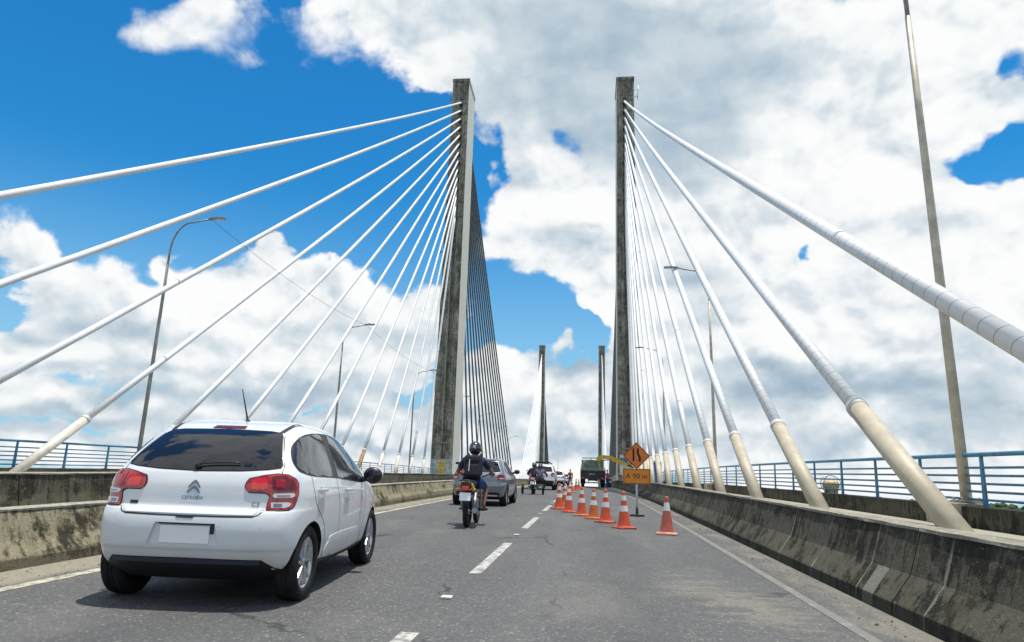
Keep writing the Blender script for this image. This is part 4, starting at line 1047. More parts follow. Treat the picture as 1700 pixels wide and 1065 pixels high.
def traffic():
    grey_plate = mat('grey_number_plate', (.40, .42, .44), .5)
    S = [(.20, -.45, 3.1, .72), (.28, -.60, 3.2, .80), (.36, -.66, 3.25, .835), (.50, -.70, 3.28, .855), (.60, -.71, 3.28, .865), (.66, -.70, 3.26, .868), (.72, -.665, 3.24, .868), (.82, -.655, 3.1, .868), (.92, -.64, 2.9, .858), (.975, -.60, 2.6, .845), (1.03, -.555, 2.35, .822), (1.12, -.475, 2.1, .785), (1.22, -.385, 1.85, .742), (1.32, -.30, 1.6, .695), (1.39, -.235, 1.4, .655), (1.425, -.12, 1.25, .60), (1.452, .12, 1.05, .50), (1.462, .40, .8, .30)]
    root, h = far_car('hatchback_car', 'grey hatchback driving ahead of the motorcyclist in the left lane', 'car', (-3.40, 22.75), -.01, S, M_GPAINT, 2.5, .315,
        [(0, 1.02), (.60, 1.035), (.665, 1.06), (.60, 1.22), (.545, 1.345), (.50, 1.365), (0, 1.375)],
        [(.23, .80), (.42, .80), (.47, .83), (.47, .93), (.42, .965), (.25, .965), (.215, .93)], (0, .585, .40, .12, grey_plate),
        [('bumper_insert', [(-.62, .285), (.62, .285), (.70, .40), (.60, .43), (-.60, .43), (-.70, .40)], .006, M_BLACK), ('chrome_strip', [(-.60, .315), (.60, .315), (.60, .345), (-.60, .345)], .016, M_CLEAR),
         ('bumper_crease', [(-.70, .675), (.70, .675), (.70, .69), (-.70, .69)], .004, M_SEAM), ('badge', circle(0, .90, .045, 18), .008, M_CHROME), ('roof_spoiler', [(-.56, 1.39), (.56, 1.39), (.52, 1.425), (-.52, 1.425)], .03, M_GPAINT)],
        [(-.18, 1.02), (-.10, 1.20), (.12, 1.32), (.5, 1.375), (1.0, 1.385), (1.4, 1.28), (1.75, 1.10), (1.92, .98), (1.5, .975), (.5, .99)], simple=False)
    S2 = [(.24, -.50, 3.2, .74), (.34, -.66, 3.3, .82), (.45, -.72, 3.35, .86), (.60, -.74, 3.36, .875), (.75, -.72, 3.34, .88), (.90, -.70, 3.1, .88), (1.0, -.68, 2.7, .87), (1.08, -.65, 2.45, .85), (1.20, -.58, 2.2, .80), (1.35, -.48, 1.95, .75), (1.48, -.38, 1.7, .70), (1.56, -.28, 1.5, .66), (1.62, -.05, 1.2, .56), (1.64, .2, 1.0, .35)]
    root, h = far_car('sport_utility_car', 'white sport utility car behind the three-wheeled motorcycle, with dark roof and black lower bumper', 'car', (-2.98, 46.6), 0, S2, M_WPAINT, 2.55, .35,
        [(0, 1.14), (.60, 1.15), (.68, 1.17), (.62, 1.36), (.58, 1.47), (0, 1.49)],
        [(.20, .86), (.44, .86), (.47, .9), (.47, 1.04), (.42, 1.10), (.24, 1.10), (.19, 1.0)], (-.05, .86, .5, .14, mat('blue_grey_plate', (.20, .30, .38), .5)),
        [('bumper_insert', [(-.72, .28), (.72, .28), (.78, .55), (.68, .60), (-.68, .60), (-.78, .55)], .006, M_BLACK)],
        [(-.3, 1.13), (-.22, 1.36), (.0, 1.47), (.5, 1.52), (1.0, 1.52), (1.4, 1.42), (1.8, 1.20), (2.0, 1.06), (1.5, 1.07), (.5, 1.10)])
    mb = MB()
    for sg in (-1, 1): mb.tube([(sg * .55, -.1, 1.63), (sg * .55, -.05, 1.70), (sg * .55, 1.0, 1.70), (sg * .55, 1.05, 1.62)], .02, 6)
    for y in (.1, .8): mb.box((0, y, 1.70), (1.2, .06, .03), bev=.01)
    mb.box((0, .45, 1.75), (.95, .85, .08), bev=.03); mb.build('roof_rack', M_BLACK, root)
    S3 = [(z, a, b, c * .98) for z, a, b, c in S]
    for (x, y, lab, pt) in ((-2.98, 66.0, 'white car half hidden behind the sport utility car, dark wheel showing', M_WPAINT), (-3.25, 88.0, 'small distant white car on the crest left of the orange-clad worker', M_WPAINT)):
        far_car('hatchback_car', lab, 'car', (x, y), 0, S3, pt, 2.5, .315,
            [(0, 1.02), (.60, 1.035), (.665, 1.06), (.60, 1.22), (.545, 1.345), (.50, 1.365), (0, 1.375)],
            [(.24, .80), (.42, .80), (.46, .83), (.46, .93), (.42, .965), (.26, .965)], (0, .80, .40, .12, grey_plate),
            [('bumper_insert', [(-.68, .26), (.68, .26), (.74, .46), (.62, .50), (-.62, .50), (-.74, .46)], .006, M_BLACK)],
            [(-.18, 1.02), (-.10, 1.20), (.12, 1.32), (.5, 1.375), (1.0, 1.385), (1.4, 1.28), (1.75, 1.10), (1.92, .98), (1.5, .975), (.5, .99)])
white_hatchback()
traffic()

# ------------------------------------------------------------------ people, motorcycles
def skin_mesh(name, nodes, edges, mater, parent=None, sub=2, cut=None):
    """one continuous skinned surface grown over a skeleton: nodes = (x, y, z, radius[, radius2]), node 0 is the root"""
    me = bpy.data.meshes.new(name); bm = bmesh.new(); lay = bm.verts.layers.skin.verify()
    vs = []
    for i, nd in enumerate(nodes):
        v = bm.verts.new(nd[:3]); r = nd[3]; v[lay].radius = (r, nd[4] if len(nd) > 4 else r); v[lay].use_root = (i == 0); vs.append(v)
    for a, b in edges: bm.edges.new((vs[a], vs[b]))
    bm.to_mesh(me); bm.free()
    o = bpy.data.objects.new(name, me); COL.objects.link(o)
    md = o.modifiers.new('skin', 'SKIN'); md.use_smooth_shade = True; md.branch_smoothing = .3
    if sub: m2 = o.modifiers.new('sub', 'SUBSURF'); m2.levels = sub; m2.render_levels = sub
    dg = bpy.context.evaluated_depsgraph_get(); out = bpy.data.meshes.new_from_object(o.evaluated_get(dg))
    bpy.data.objects.remove(o); bpy.data.meshes.remove(me)
    out.name = name; out.materials.clear()
    for p in out.polygons: p.use_smooth = True
    return link_mesh(name, out, mater, parent)
SKIN = mat('brown_skin', (.27, .135, .075), .5, noise=.15, nscale=12)
def add_hand(nodes, edges, wrist, d, side, curl=(0, 0, -1)):
    """palm, four fingers of different lengths and a thumb grown from a wrist node; d = direction of the hand, side = towards the thumb"""
    d = Vector(d).normalized(); s = Vector(side).normalized(); c = Vector(curl).normalized()
    w = Vector(nodes[wrist][:3]); k = len(nodes); p = w + d * .055
    nodes.append((*p, .026, .018)); edges.append((wrist, k))
    for i, (off, ln) in enumerate(((.027, .068), (.009, .078), (-.009, .072), (-.026, .056))):
        b = p + d * .040 + s * off; n0 = len(nodes)
        nodes += [(*b, .0092), (*(b + d * ln * .5 + c * .012), .0085), (*(b + d * ln * .62 + c * ln * .62), .0075)]
        edges += [(k, n0), (n0, n0 + 1), (n0 + 1, n0 + 2)]
    n0 = len(nodes); b = w + d * .028 + s * .030
    nodes += [(*b, .012), (*(b + d * .028 + s * .022 + c * .008), .0100), (*(b + d * .05 + s * .018 + c * .03), .0085)]
    edges += [(wrist, n0), (n0, n0 + 1), (n0 + 1, n0 + 2)]
def person(label, matrix, J, shirt, legs, extra_hair=True, long_legs=True, group=None, sub=2, skin=None, hair=None):
    """J: joint positions. The body is one skinned mesh; clothing pieces are shells over the same skeleton"""
    sk = skin or SKIN
    root = empty('person', label, 'person', matrix, group)
    n = [(*J['pelvis'], .135, .105), (*J['belly'], .125, .098), (*J['chest'], .155, .105), (*J['neck0'], .075, .07), (*J['neck'], .052), (*J['jaw'], .068, .075), (*J['head'], .082, .098), (*J['crown'], .05, .06)]
    e = [(0, 1), (1, 2), (2, 3), (3, 4), (4, 5), (5, 6), (6, 7)]
    idx = {}
    for sgn, q in ((-1, 'l'), (1, 'r')):
        k = len(n); n += [(*J['sh' + q], .062), (*J['el' + q], .045), (*J['wr' + q], .030, .026)]; e += [(2, k), (k, k + 1), (k + 1, k + 2)]; idx['a' + q] = k
        d = Vector(J['hd' + q]); add_hand(n, e, k + 2, d, J.get('th' + q, (-sgn, 0, .2)), J.get('cu' + q, (0, 0, -1)))
        k = len(n); n += [(*J['hip' + q], .092), (*J['kn' + q], .060), (*(Vector(J['kn' + q]).lerp(Vector(J['an' + q]), .35)), .056), (*J['an' + q], .038), (*J['toe' + q], .034, .028)]
        e += [(0, k), (k, k + 1), (k + 1, k + 2), (k + 2, k + 3), (k + 3, k + 4)]; idx['g' + q] = k
    # nose and ears
    f = Vector(J.get('face', (0, 1, 0))); hd = Vector(J['head']) - Vector((0, 0, .02)); k = len(n); n += [(*(hd + f * .105), .016)]; e.append((6, k))
    body = skin_mesh('body', n, e, sk, root, sub)
    g = .030
    sh = [(*J['pelvis'], .145, .115), (*J['belly'], .125 + g, .098 + g), (*J['chest'], .155 + g, .105 + g), (*J['neck0'], .085, .08)]; se = [(0, 1), (1, 2), (2, 3)]
    for q in 'lr':
        k = len(sh); a, b, w = Vector(J['sh' + q]), Vector(J['el' + q]), Vector(J['wr' + q])
        stop = a.lerp(b, .78) if shirt[1] == 'short' else b.lerp(w, .85)
        sh += [(*a, .062 + g)] + ([(*b, .058)] if shirt[1] != 'short' else []) + [(*stop, .066 if shirt[1] == 'short' else .046)]
        se += [(2, k)] + [(k + i, k + i + 1) for i in range(len(sh) - k - 1)]
    skin_mesh('shirt', sh, se, shirt[0], root, sub)
    tr = [(*J['pelvis'], .147, .118)]; te = []
    for q in 'lr':
        k = len(tr); a, b, c = Vector(J['hip' + q]), Vector(J['kn' + q]), Vector(J['an' + q])
        tr += [(*a, .108), (*(a.lerp(b, .85) if legs[1] == 'short' else b), .088 if legs[1] == 'short' else .075)]
        if legs[1] != 'short': tr += [(*c, .058)]
        te += [(0, k)] + [(k + i, k + i + 1) for i in range(len(tr) - k - 1)]
    skin_mesh('shorts' if legs[1] == 'short' else 'trousers', tr, te, legs[0], root, sub)
    for q in 'lr':
        a, t = Vector(J['an' + q]), Vector(J['toe' + q]); d = (t - a); d.z = 0; d.normalize(); mb = MB()
        base = min(a.z, t.z) - .035
        m = a.lerp(t, .45); mb.box((0, 0, 0), (.092, .265, .05), bev=.02); mb.xform(Matrix.Translation((m.x, m.y, base + .010)) @ Vector((0, 1, 0)).rotation_difference(d).to_matrix().to_4x4()); mb.build('shoe', mat('dark_shoe', (.03, .025, .022), .6), root)
    if hair:
        mb = MB(); c = Vector(J['head']); mb.ball((c.x, c.y - .008 * f.y, c.z + .025), 1, 16, 10, (.092, .108, .105), zmin=-.15); mb.build('hair', hair, root)
    return root
def sit_joints(): # riding pose; origin = rear wheel contact, y forward
    J = dict(pelvis=(0, .50, .88), belly=(0, .535, 1.03), chest=(0, .60, 1.22), neck0=(0, .645, 1.36), neck=(0, .66, 1.42), jaw=(0, .69, 1.48), head=(0, .69, 1.56), crown=(0, .69, 1.65))
    for s, q in ((-1, 'l'), (1, 'r')):
        J.update({'sh' + q: (s * .195, .615, 1.31), 'el' + q: (s * .36, .74, 1.07), 'wr' + q: (s * .345, .97, 1.03), 'hd' + q: (-s * .10, .9, -.1), 'th' + q: (-s, .1, 0), 'cu' + q: (0, -.1, -1),
                  'hip' + q: (s * .11, .54, .84), 'kn' + q: (s * .235, .94, .78), 'an' + q: (s * .215, .74, .38), 'toe' + q: (s * .225, .90, .335)})
    return J
def stand_joints(arms='down', stride=.06):
    J = dict(pelvis=(0, 0, .93), belly=(0, 0, 1.08), chest=(0, .01, 1.28), neck0=(0, .01, 1.42), neck=(0, .015, 1.48), jaw=(0, .03, 1.54), head=(0, .03, 1.62), crown=(0, .03, 1.71))
    for s, q in ((-1, 'l'), (1, 'r')):
        J.update({'sh' + q: (s * .19, .01, 1.37), 'el' + q: (s * .26, -.03, 1.10), 'wr' + q: (s * .27, .05, .86), 'hd' + q: (0, .15, -1), 'th' + q: (-s * .3, 1, 0), 'cu' + q: (-s, 0, 0),
                  'hip' + q: (s * .10, 0, .88), 'kn' + q: (s * .11, s * stride + .02, .49), 'an' + q: (s * .12, s * stride, .085), 'toe' + q: (s * .13, s * stride + .14, .045)})
        if arms == 'bent': J.update({'el' + q: (s * .27, -.02, 1.12), 'wr' + q: (s * .17, .22, 1.14), 'hd' + q: (-s * .5, 1, .1)})
    return J
def helmet(parent, c, mater, r=1.0):
    mb = MB(); mb.ball(c, 1, 24, 14, (.134 * r, .158 * r, .150 * r), zmin=-.80); o = mb.build('helmet', mater, parent)
    mb = MB(); mb.ball((c[0], c[1] + .012, c[2] + .005), 1, 24, 8, (.132 * r, .160 * r, .10 * r), zmin=-.35, zmax=.55)
    mb.v = [(x, max(y, c[1] + .07), z) for x, y, z in mb.v]; mb.build('visor', M_GLASS, o)
    mb = MB(); mb.box((c[0], c[1] - .155 * r, c[2] + .035), (.055, .014, .05), bev=.006); mb.box((c[0] + .02, c[1] - .152 * r, c[2] + .005), (.02, .014, .03), bev=.005); mb.build('emblem', M_CLEAR, o)
    return o
def moto_parts(root, tank, outrigger=False, strap=False):
    """light motorcycle, origin at the rear wheel contact, y forward"""
    for y, r, w in ((0, .298, .105), (1.27, .292, .085)):
        mb = MB(); prof = [(r - .075, -w * .30), (r - .06, -w * .46), (r - .03, -w * .5), (r - .006, -w * .30), (r, 0), (r - .006, w * .30), (r - .03, w * .5), (r - .06, w * .46), (r - .075, w * .30), (r - .085, 0), (r - .075, -w * .30)]
        mb.lathe(prof, 36, 0, (0, y, r)); wl = mb.build('wheel', M_TYRE, root)
        mb = MB(); mb.lathe([(.05, -.05), (.06, 0), (.05, .05), (0, .05)], 14, 0, (0, y, r))
        for k in range(6):
            a = k * math.pi / 3; mb.tube([(0, y + .05 * math.cos(a), r + .05 * math.sin(a)), (0, y + (r - .08) * math.cos(a), r + (r - .08) * math.sin(a))], .013, 6)
        mb.build('rim', M_STEEL, wl)
    mb = MB(); mb.tube([(-.085, 0, .30), (-.09, .45, .36)], .022, 8); mb.tube([(.085, 0, .30), (.09, .45, .36)], .022, 8); mb.tube([(-.1, 0, .298), (.1, 0, .298)], .016, 8); mb.build('swingarm', M_BLACK, root)
    for s in (-1, 1):
        mb = MB(); mb.tube([(s * .115, .02, .34), (s * .13, .13, .66)], .026, 10); mb.tube([(s * .117, .04, .40), (s * .127, .11, .58)], .036, 10); mb.build('shock_absorber', M_STEEL, root)
    mb = MB()
    arc = [(-.30 * math.cos(a), .298 + .36 * math.sin(a)) for a in [R_(20 + 12 * k) for k in range(9)]]
    vs = []
    for y, z in arc: vs += [(-.068, y, z - .02), (-.03, y, z), (.03, y, z), (.068, y, z - .02)]
    mb.add(vs, [(4 * i + j, 4 * i + j + 1, 4 * i + j + 5, 4 * i + j + 4) for i in range(len(arc) - 1) for j in range(3)], True); mb.build('mudguard', M_BLACK, root)
    mb = MB(); mb.prism([(-.34, .88), (-.36, .80), (-.20, .70), (.42, .62), (.50, .76), (.20, .86)], 0, -.10, .10); mb.build('tail_fairing', tank, root)
    mb = MB(); mb.box((0, .32, .835), (.25, .80, .09), bev=.04); mb.build('seat', M_DARK, root)
    mb = MB(); mb.ball((0, .90, .86), 1, 18, 10, (.15, .28, .13)); mb.build('fuel_tank', tank, root)
    mb = MB(); mb.box((0, .62, .40), (.22, .34, .30), bev=.05); mb.tube([(0, .72, .50), (0, .86, .66)], .075, 12); mb.build('engine', M_STEEL, root)
    mb = MB(); mb.tube([(.10, .85, .50), (.13, .80, .28), (.14, .45, .24), (.15, .2, .27)], .022, 8); mb.tube([(.155, .28, .265), (.17, -.22, .34)], [.045, .052], 14); mb.build('exhaust_pipe', M_CHROME, root)
    mb = MB(); mb.box((0, -.375, .755), (.15, .05, .085), bev=.02); tl = mb.build('tail_light', M_TAIL2, root)
    for s in (-1, 1):
        mb = MB(); mb.tube([(s * .06, -.33, .74), (s * .16, -.34, .735)], .009, 6); mb.ball((s * .175, -.345, .735), .028, 10, 6); mb.build('indicator', mat('amber_lens', (.65, .24, .02), .2), root)
    mb = MB(); mb.box((0, -.385, .60), (.215, .012, .155), Matrix.Rotation(R_(-12), 3, 'X'), .004); mb.build('number_plate', M_PLATE, root)
    mb = MB(); mb.tube([(-.10, -.30, .72), (-.10, -.36, .66)], .01, 6); mb.tube([(.10, -.30, .72), (.10, -.36, .66)], .01, 6); mb.box((0, -.365, .53), (.12, .02, .12), bev=.01); mb.build('plate_bracket', M_BLACK, root)
    mb = MB(); mb.tube([(-.13, -.1, .89), (-.13, -.30, .90), (0, -.36, .91), (.13, -.30, .90), (.13, -.1, .89)], .013, 8); mb.build('grab_rail', M_BLACK, root)
    mb = MB()
    for s in (-1, 1): mb.tube([(s * .09, 1.27, .292), (s * .09, 1.05, .90)], .026, 10)
    mb.box((0, 1.06, .88), (.24, .08, .04), bev=.01); mb.build('fork', M_STEEL, root)
    mb = MB(); mb.tube([(-.40, .96, 1.03), (-.30, 1.00, 1.04), (-.10, 1.05, .96), (.10, 1.05, .96), (.30, 1.00, 1.04), (.40, .96, 1.03)], .014, 8)
    for s in (-1, 1): mb.tube([(s * .40, .96, 1.03), (s * .28, 1.005, 1.04)], .020, 8)
    mb.build('handlebar', M_BLACK, root)
    for s in (-1, 1):
        mb = MB(); mb.tube([(s * .30, 1.0, 1.05), (s * .40, 1.02, 1.22)], .007, 6); mb.ball((s * .42, 1.0, 1.24), 1, 12, 8, (.045, .015, .03)); mb.build('mirror', M_BLACK, root)
    mb = MB(); mb.ball((0, 1.17, .94), .10, 14, 8); mb.build('headlight', M_CLEAR, root)
    for s in (-1, 1):
        mb = MB(); mb.tube([(s * .10, .78, .31), (s * .30, .78, .31)], .018, 8); mb.build('footpeg', M_DARK, root)
    if strap:
        mb = MB(); pts = [(.155 * math.cos(a) - .01, -.355 + .02 * math.sin(2 * a), .80 + .088 * math.sin(a)) for a in [2 * math.pi * k / 24 for k in range(25)]]; mb.tube(pts, .007, 6)
        mb.tube([(.13, -.36, .84), (.16, -.33, .77), (.155, -.345, .72)], .016, 6); mb.build('luggage_strap', mat('yellow_strap', (.45, .33, .06), .7), root)
    if outrigger:
        mb = MB(); mb.tube([(-.55, .10, .30), (.55, .10, .30)], .03, 8); mb.box((.36, .10, .50), (.36, .34, .04), bev=.01); mb.tube([(-.36, .1, .3), (-.1, .3, .55)], .02, 6); mb.tube([(.36, .1, .3), (.1, .3, .55)], .02, 6); mb.build('outrigger_axle', M_STEEL, root)
        for s in (-1, 1):
            mb = MB(); prof = [(.20, -.03), (.24, -.05), (.265, -.03), (.27, 0), (.265, .03), (.24, .05), (.20, .03), (.20, -.03)]; mb.lathe(prof, 24, 0, (s * .55, .10, .27)); mb.lathe([(0, 0), (.2, .0)], 24, 0, (s * .55, .10, .27)); mb.build('side_wheel', M_TYRE, root)
def riders():
    M = on_deck(-2.37, 14.2, 0, .01)
    r = empty('motorcycle', 'small black motorcycle with blank white plate and yellow luggage strap behind the grey hatchback', 'motorcycle', M)
    moto_parts(r, M_BLACK, strap=True)
    navy = mat('navy_shirt_cloth', (.018, .028, .085), .85, noise=.3, nscale=10); blue = mat('blue_shorts_cloth', (.012, .040, .16), .85, noise=.3, nscale=9)
    p = person('person riding the nearest motorcycle in blue shirt, blue shorts, sandals, black helmet and backpack', M, sit_joints(), (navy, 'short'), (blue, 'short'))
    helmet(p, (0, .685, 1.55), mat('black_helmet_shell', (.012, .012, .014), .18, coat=1.0))
    bp = mat('black_backpack_cloth', (.011, .010, .014), .8, noise=.3, nscale=14)
    mb = MB(); mb.box((0, 0, 0), (.37, .17, .48), bev=.065); mb.box((0, -.085, -.09), (.27, .07, .24), bev=.03); mb.box((0, -.07, .15), (.30, .06, .12), bev=.028); mb.xform(Matrix.Translation((0, .425, 1.17)) @ Matrix.Rotation(R_(-14), 4, 'X')); b = mb.build('backpack', bp, p)
    mb = MB(); mb.box((-.055, -.128, 0), (.018, .012, .24), bev=.004); mb.xform(Matrix.Translation((0, .425, 1.17)) @ Matrix.Rotation(R_(-14), 4, 'X')); mb.build('reflective_strip', M_CLEAR, b)
    mb = MB(); mb.box((-.17, -.09, -.13), (.045, .03, .075), bev=.012); mb.xform(Matrix.Translation((0, .425, 1.17)) @ Matrix.Rotation(R_(-14), 4, 'X')); mb.build('red_tag', mat('pink_tag', (.50, .10, .11), .7), b)
    for s in (-1, 1):
        mb = MB(); mb.tube([(s * .11, .53, 1.36), (s * .125, .63, 1.43), (s * .13, .745, 1.36), (s * .14, .74, 1.18), (s * .16, .60, 1.02), (s * .15, .50, 1.0)], .020, 8); mb.build('backpack_strap', bp, b)
    # the three-wheeler
    M = on_deck(-2.72, 35.4, 0, 0) @ Matrix.Scale(.92, 4)
    r = empty('motor_tricycle', 'dark motorcycle with two small outrigger wheels ahead of the grey hatchback', 'tricycle', M); moto_parts(r, mat('white_fairing', (.55, .56, .58), .35), outrigger=True)
    dk = mat('black_jacket_cloth', (.016, .016, .020), .85, noise=.3, nscale=9)
    p = person('person in black jacket and dark helmet riding the motorcycle with outrigger wheels', M, sit_joints(), (dk, 'long'), (mat('dark_trouser_cloth', (.02, .022, .03), .85), 'long'))
    helmet(p, (0, .685, 1.55), mat('grey_helmet_shell', (.05, .05, .055), .25, coat=1.0))
    M = M @ Matrix.Translation((.36, -.28, -.06))
    p = person('person in grey-violet shirt sitting beside the rider of the outrigger motorcycle', M, sit_joints(), (mat('grey_violet_cloth', (.13, .11, .17), .85, noise=.3, nscale=9), 'long'), (dk, 'long'))
    helmet(p, (0, .685, 1.55), mat('slate_helmet_shell', (.03, .035, .045), .25, coat=1.0))
    # parked motorcycles beside the truck
    for i, (x, y, lab) in enumerate(((2.15, 74.5, 'parked black motorcycle nearest to the man beside the crane truck'), (2.32, 79.5, 'second parked motorcycle, farther along the right barrier behind the first'))):
        if i == 0:
            r1 = empty('motorcycle', lab, 'motorcycle', on_deck(x, y, 0, .15), 'motorcycles parked along the right barrier'); moto_parts(r1, M_BLACK)
        else:
            r2 = copy_tree(r1); r2.matrix_world = on_deck(x, y, 0, -.1); r2['label'] = lab
    dark = mat('dark_hair', (.012, .010, .009), .7)
    p = person('person standing right of the crane truck in pink shirt and blue jeans', on_deck(1.83, 71.2, 0, .5), stand_joints('bent'), (mat('pink_shirt_cloth', (.46, .10, .15), .85, noise=.2, nscale=9), 'short'), (mat('blue_jeans_cloth', (.035, .075, .22), .85, noise=.3, nscale=9), 'long'), hair=dark)
    orange = mat('orange_work_cloth', (.52, .10, .03), .8, noise=.25, nscale=9)
    p = person('person in orange work clothes walking among the far cones, left of the crane truck', on_deck(-1.95, 77, 0, .2), stand_joints('down', .12), (orange, 'long'), (mat('dark_work_trousers', (.05, .03, .045), .85), 'long'), hair=dark)
    mb = MB(); mb.ball((0, .03, 1.67), 1, 16, 8, (.115, .135, .10), zmin=-.1); mb.lathe([(.11, 1.655), (.145, 1.65), (.145, 1.665)], 18, 2, (0, .03, 0)); mb.build('hard_hat', mat('red_hard_hat', (.35, .05, .03), .35), p)
riders()

# ------------------------------------------------------------------ crane truck
def truck():
    r = empty('crane_truck', 'dark flatbed truck with green load and yellow folding crane in the closed lane', 'truck', on_deck(.42, 72, 0, 0))
    steel = mat('dark_truck_steel', (.07, .066, .055), .6, noise=.4, nscale=4); green = mat('green_load_cover', (.17, .23, .16), .8, noise=.4, nscale=2.5); yel = mat('yellow_crane_paint', (.70, .44, .02), .4, noise=.2, nscale=4)
    mb = MB(); mb.box((-.42, 3.6, .72), (.16, 8.0, .24), bev=.02); mb.box((.42, 3.6, .72), (.16, 8.0, .24), bev=.02)
    for y in (.3, 2.0, 4.0, 6.0): mb.box((0, y, .72), (.9, .12, .16))
    mb.build('chassis', steel, r)
    mb = MB(); mb.box((0, 3.0, 1.02), (2.48, 6.0, .16), bev=.02); mb.build('load_bed', steel, r)
    mb = MB(); mb.box((0, .03, 1.35), (2.44, .06, .56), bev=.01)
    for x in (-1.15, -.6, 0, .6, 1.15): mb.box((x, -.015, 1.35), (.07, .05, .56), bev=.01)
    mb.build('tailgate', mat('black_tailgate', (.040, .034, .030), .6, noise=.4, nscale=3), r)
    mb = MB(); mb.box((0, -.01, 1.70), (2.5, .10, .10), bev=.02); mb.box((0, -.01, 1.86), (2.46, .07, .07), bev=.02)
    for x in (-1.2, -.4, .3, 1.2): mb.box((x, -.01, 1.72), (.07, .07, .34), bev=.01)
    mb.build('rear_rail', mat('grey_truck_rail', (.30, .30, .30), .5, noise=.3, nscale=5), r)
    for s in (-1, 1):
        mb = MB(); mb.box((s * 1.22, 3.0, 1.40), (.05, 5.9, .62), bev=.01); mb.build('side_board', steel, r)
        mb = MB(); mb.box((s * .95, -.02, .86), (.34, .06, .14), bev=.02); t = mb.build('tail_light', M_TAIL, r)
        mb = MB(); mb.box((s * .95 + s * .07, -.056, .86), (.10, .02, .09), bev=.01); mb.build('lens', mat('amber_lens'), t)
        for y in (1.2, 2.5, 6.6):
            mb = MB(); prof = [(.30, -.14), (.44, -.15), (.49, -.12), (.50, 0), (.49, .12), (.44, .15), (.30, .14), (.28, .0), (.30, -.14)]; mb.lathe(prof, 28, 0, (s * 1.02, y, .50)); mb.lathe([(0, s * .05), (.29, s * .05)], 20, 0, (s * 1.02, y, .50)); mb.build('wheel', M_TYRE, r)
        mb = MB(); mb.box((s * .98, .55, .62), (.5, .03, .62), bev=.01); mb.build('mud_flap', M_DARK, r)
    mb = MB(); mb.box((0, -.06, .46), (1.45, .09, .14), bev=.015); bb = mb.build('under_run_bar', M_CLEAR, r)
    mb = MB()
    for x in (-.42, .1, .5): mb.box((x, -.108, .46), (.18, .012, .11))
    mb.build('chevron_patch', M_TAIL, bb)
    mb = MB(); mb.box((-.1, -.02, 1.28), (.6, .03, .10), bev=.01); mb.build('number_plate', mat('grey_number_plate'), r)
    # lumpy green load with a cross bar on top
    bm = bmesh.new(); bmesh.ops.create_cube(bm, size=1, matrix=Matrix.Translation((-.25, 2.2, 1.95)) @ Matrix.Diagonal((1.75, 3.6, 1.5, 1)))
    bmesh.ops.subdivide_edges(bm, edges=bm.edges[:], cuts=5, use_grid_fill=True); rnd = random.Random(5)
    for v in bm.verts:
        v.co += Vector((rnd.uniform(-.06, .06), rnd.uniform(-.08, .08), rnd.uniform(-.07, .07)))
        if v.co.z > 2.2: v.co.x += (-.25 - v.co.x) * .18; v.co.z -= .12 * abs(v.co.x + .25)
    me = bpy.data.meshes.new('load'); bm.to_mesh(me); bm.free()
    for p in me.polygons: p.use_smooth = True
    link_mesh('load', me, green, r)
    mb = MB(); mb.tube([(-1.1, 1.0, 2.86), (.55, 1.0, 2.90)], .045, 8); mb.tube([(-.2, 1.0, 2.6), (-.2, 1.0, 2.87)], .04, 8); mb.build('load_bar', M_STEEL, r)
    mb = MB(); mb.prism([(6.6, .8), (8.1, .8), (8.1, 1.7), (7.7, 2.75), (6.6, 2.85)], 0, -1.2, 1.2); cab = mb.build('cab', green, r)
    mb = MB(); mb.box((0, 6.58, 2.3), (1.5, .03, .5), bev=.02); mb.build('cab_window', M_GLASS, cab)
    # folding crane
    mb = MB(); mb.tube([(.50, .9, 1.05), (.50, .9, 2.55)], [.28, .24], 12); mb.box((.50, .9, 2.6), (.34, .4, .5), bev=.06); mb.build('crane_column', yel, r)
    def boom(a, b, w0, w1):
        a, b = Vector(a), Vector(b); d = (b - a); L = d.length; m_ = MB()
        vs = [(-w0, -w0 * .8, 0), (w0, -w0 * .8, 0), (w0, w0 * .8, 0), (-w0, w0 * .8, 0), (-w1, -w1 * .8, L), (w1, -w1 * .8, L), (w1, w1 * .8, L), (-w1, w1 * .8, L)]
        m_.add(vs, [(0, 3, 2, 1), (4, 5, 6, 7), (0, 1, 5, 4), (1, 2, 6, 5), (2, 3, 7, 6), (3, 0, 4, 7)]); m_.xform(Matrix.Translation(a) @ d.to_track_quat('Z', 'Y').to_matrix().to_4x4()); return m_
    arm = boom((.42, .9, 2.72), (.78, .9, 3.02), .26, .25).build('crane_arm', yel, r)
    boom((.74, .9, 3.02), (1.95, .9, 2.98), .24, .20).build('crane_arm', yel, r)
    boom((1.90, .9, 2.86), (3.45, .9, 2.30), .28, .17).build('crane_arm', yel, r)
    boom((3.40, .9, 2.32), (4.1, .9, 2.05), .11, .09).build('crane_tip', M_BLACK, r)
    mb = MB(); mb.tube([(.85, .72, 2.70), (1.75, .72, 2.74)], .055, 8); mb.tube([(.60, .72, 2.35), (.95, .72, 2.72)], .045, 8); mb.build('hydraulic_ram', M_STEEL, r)
truck()

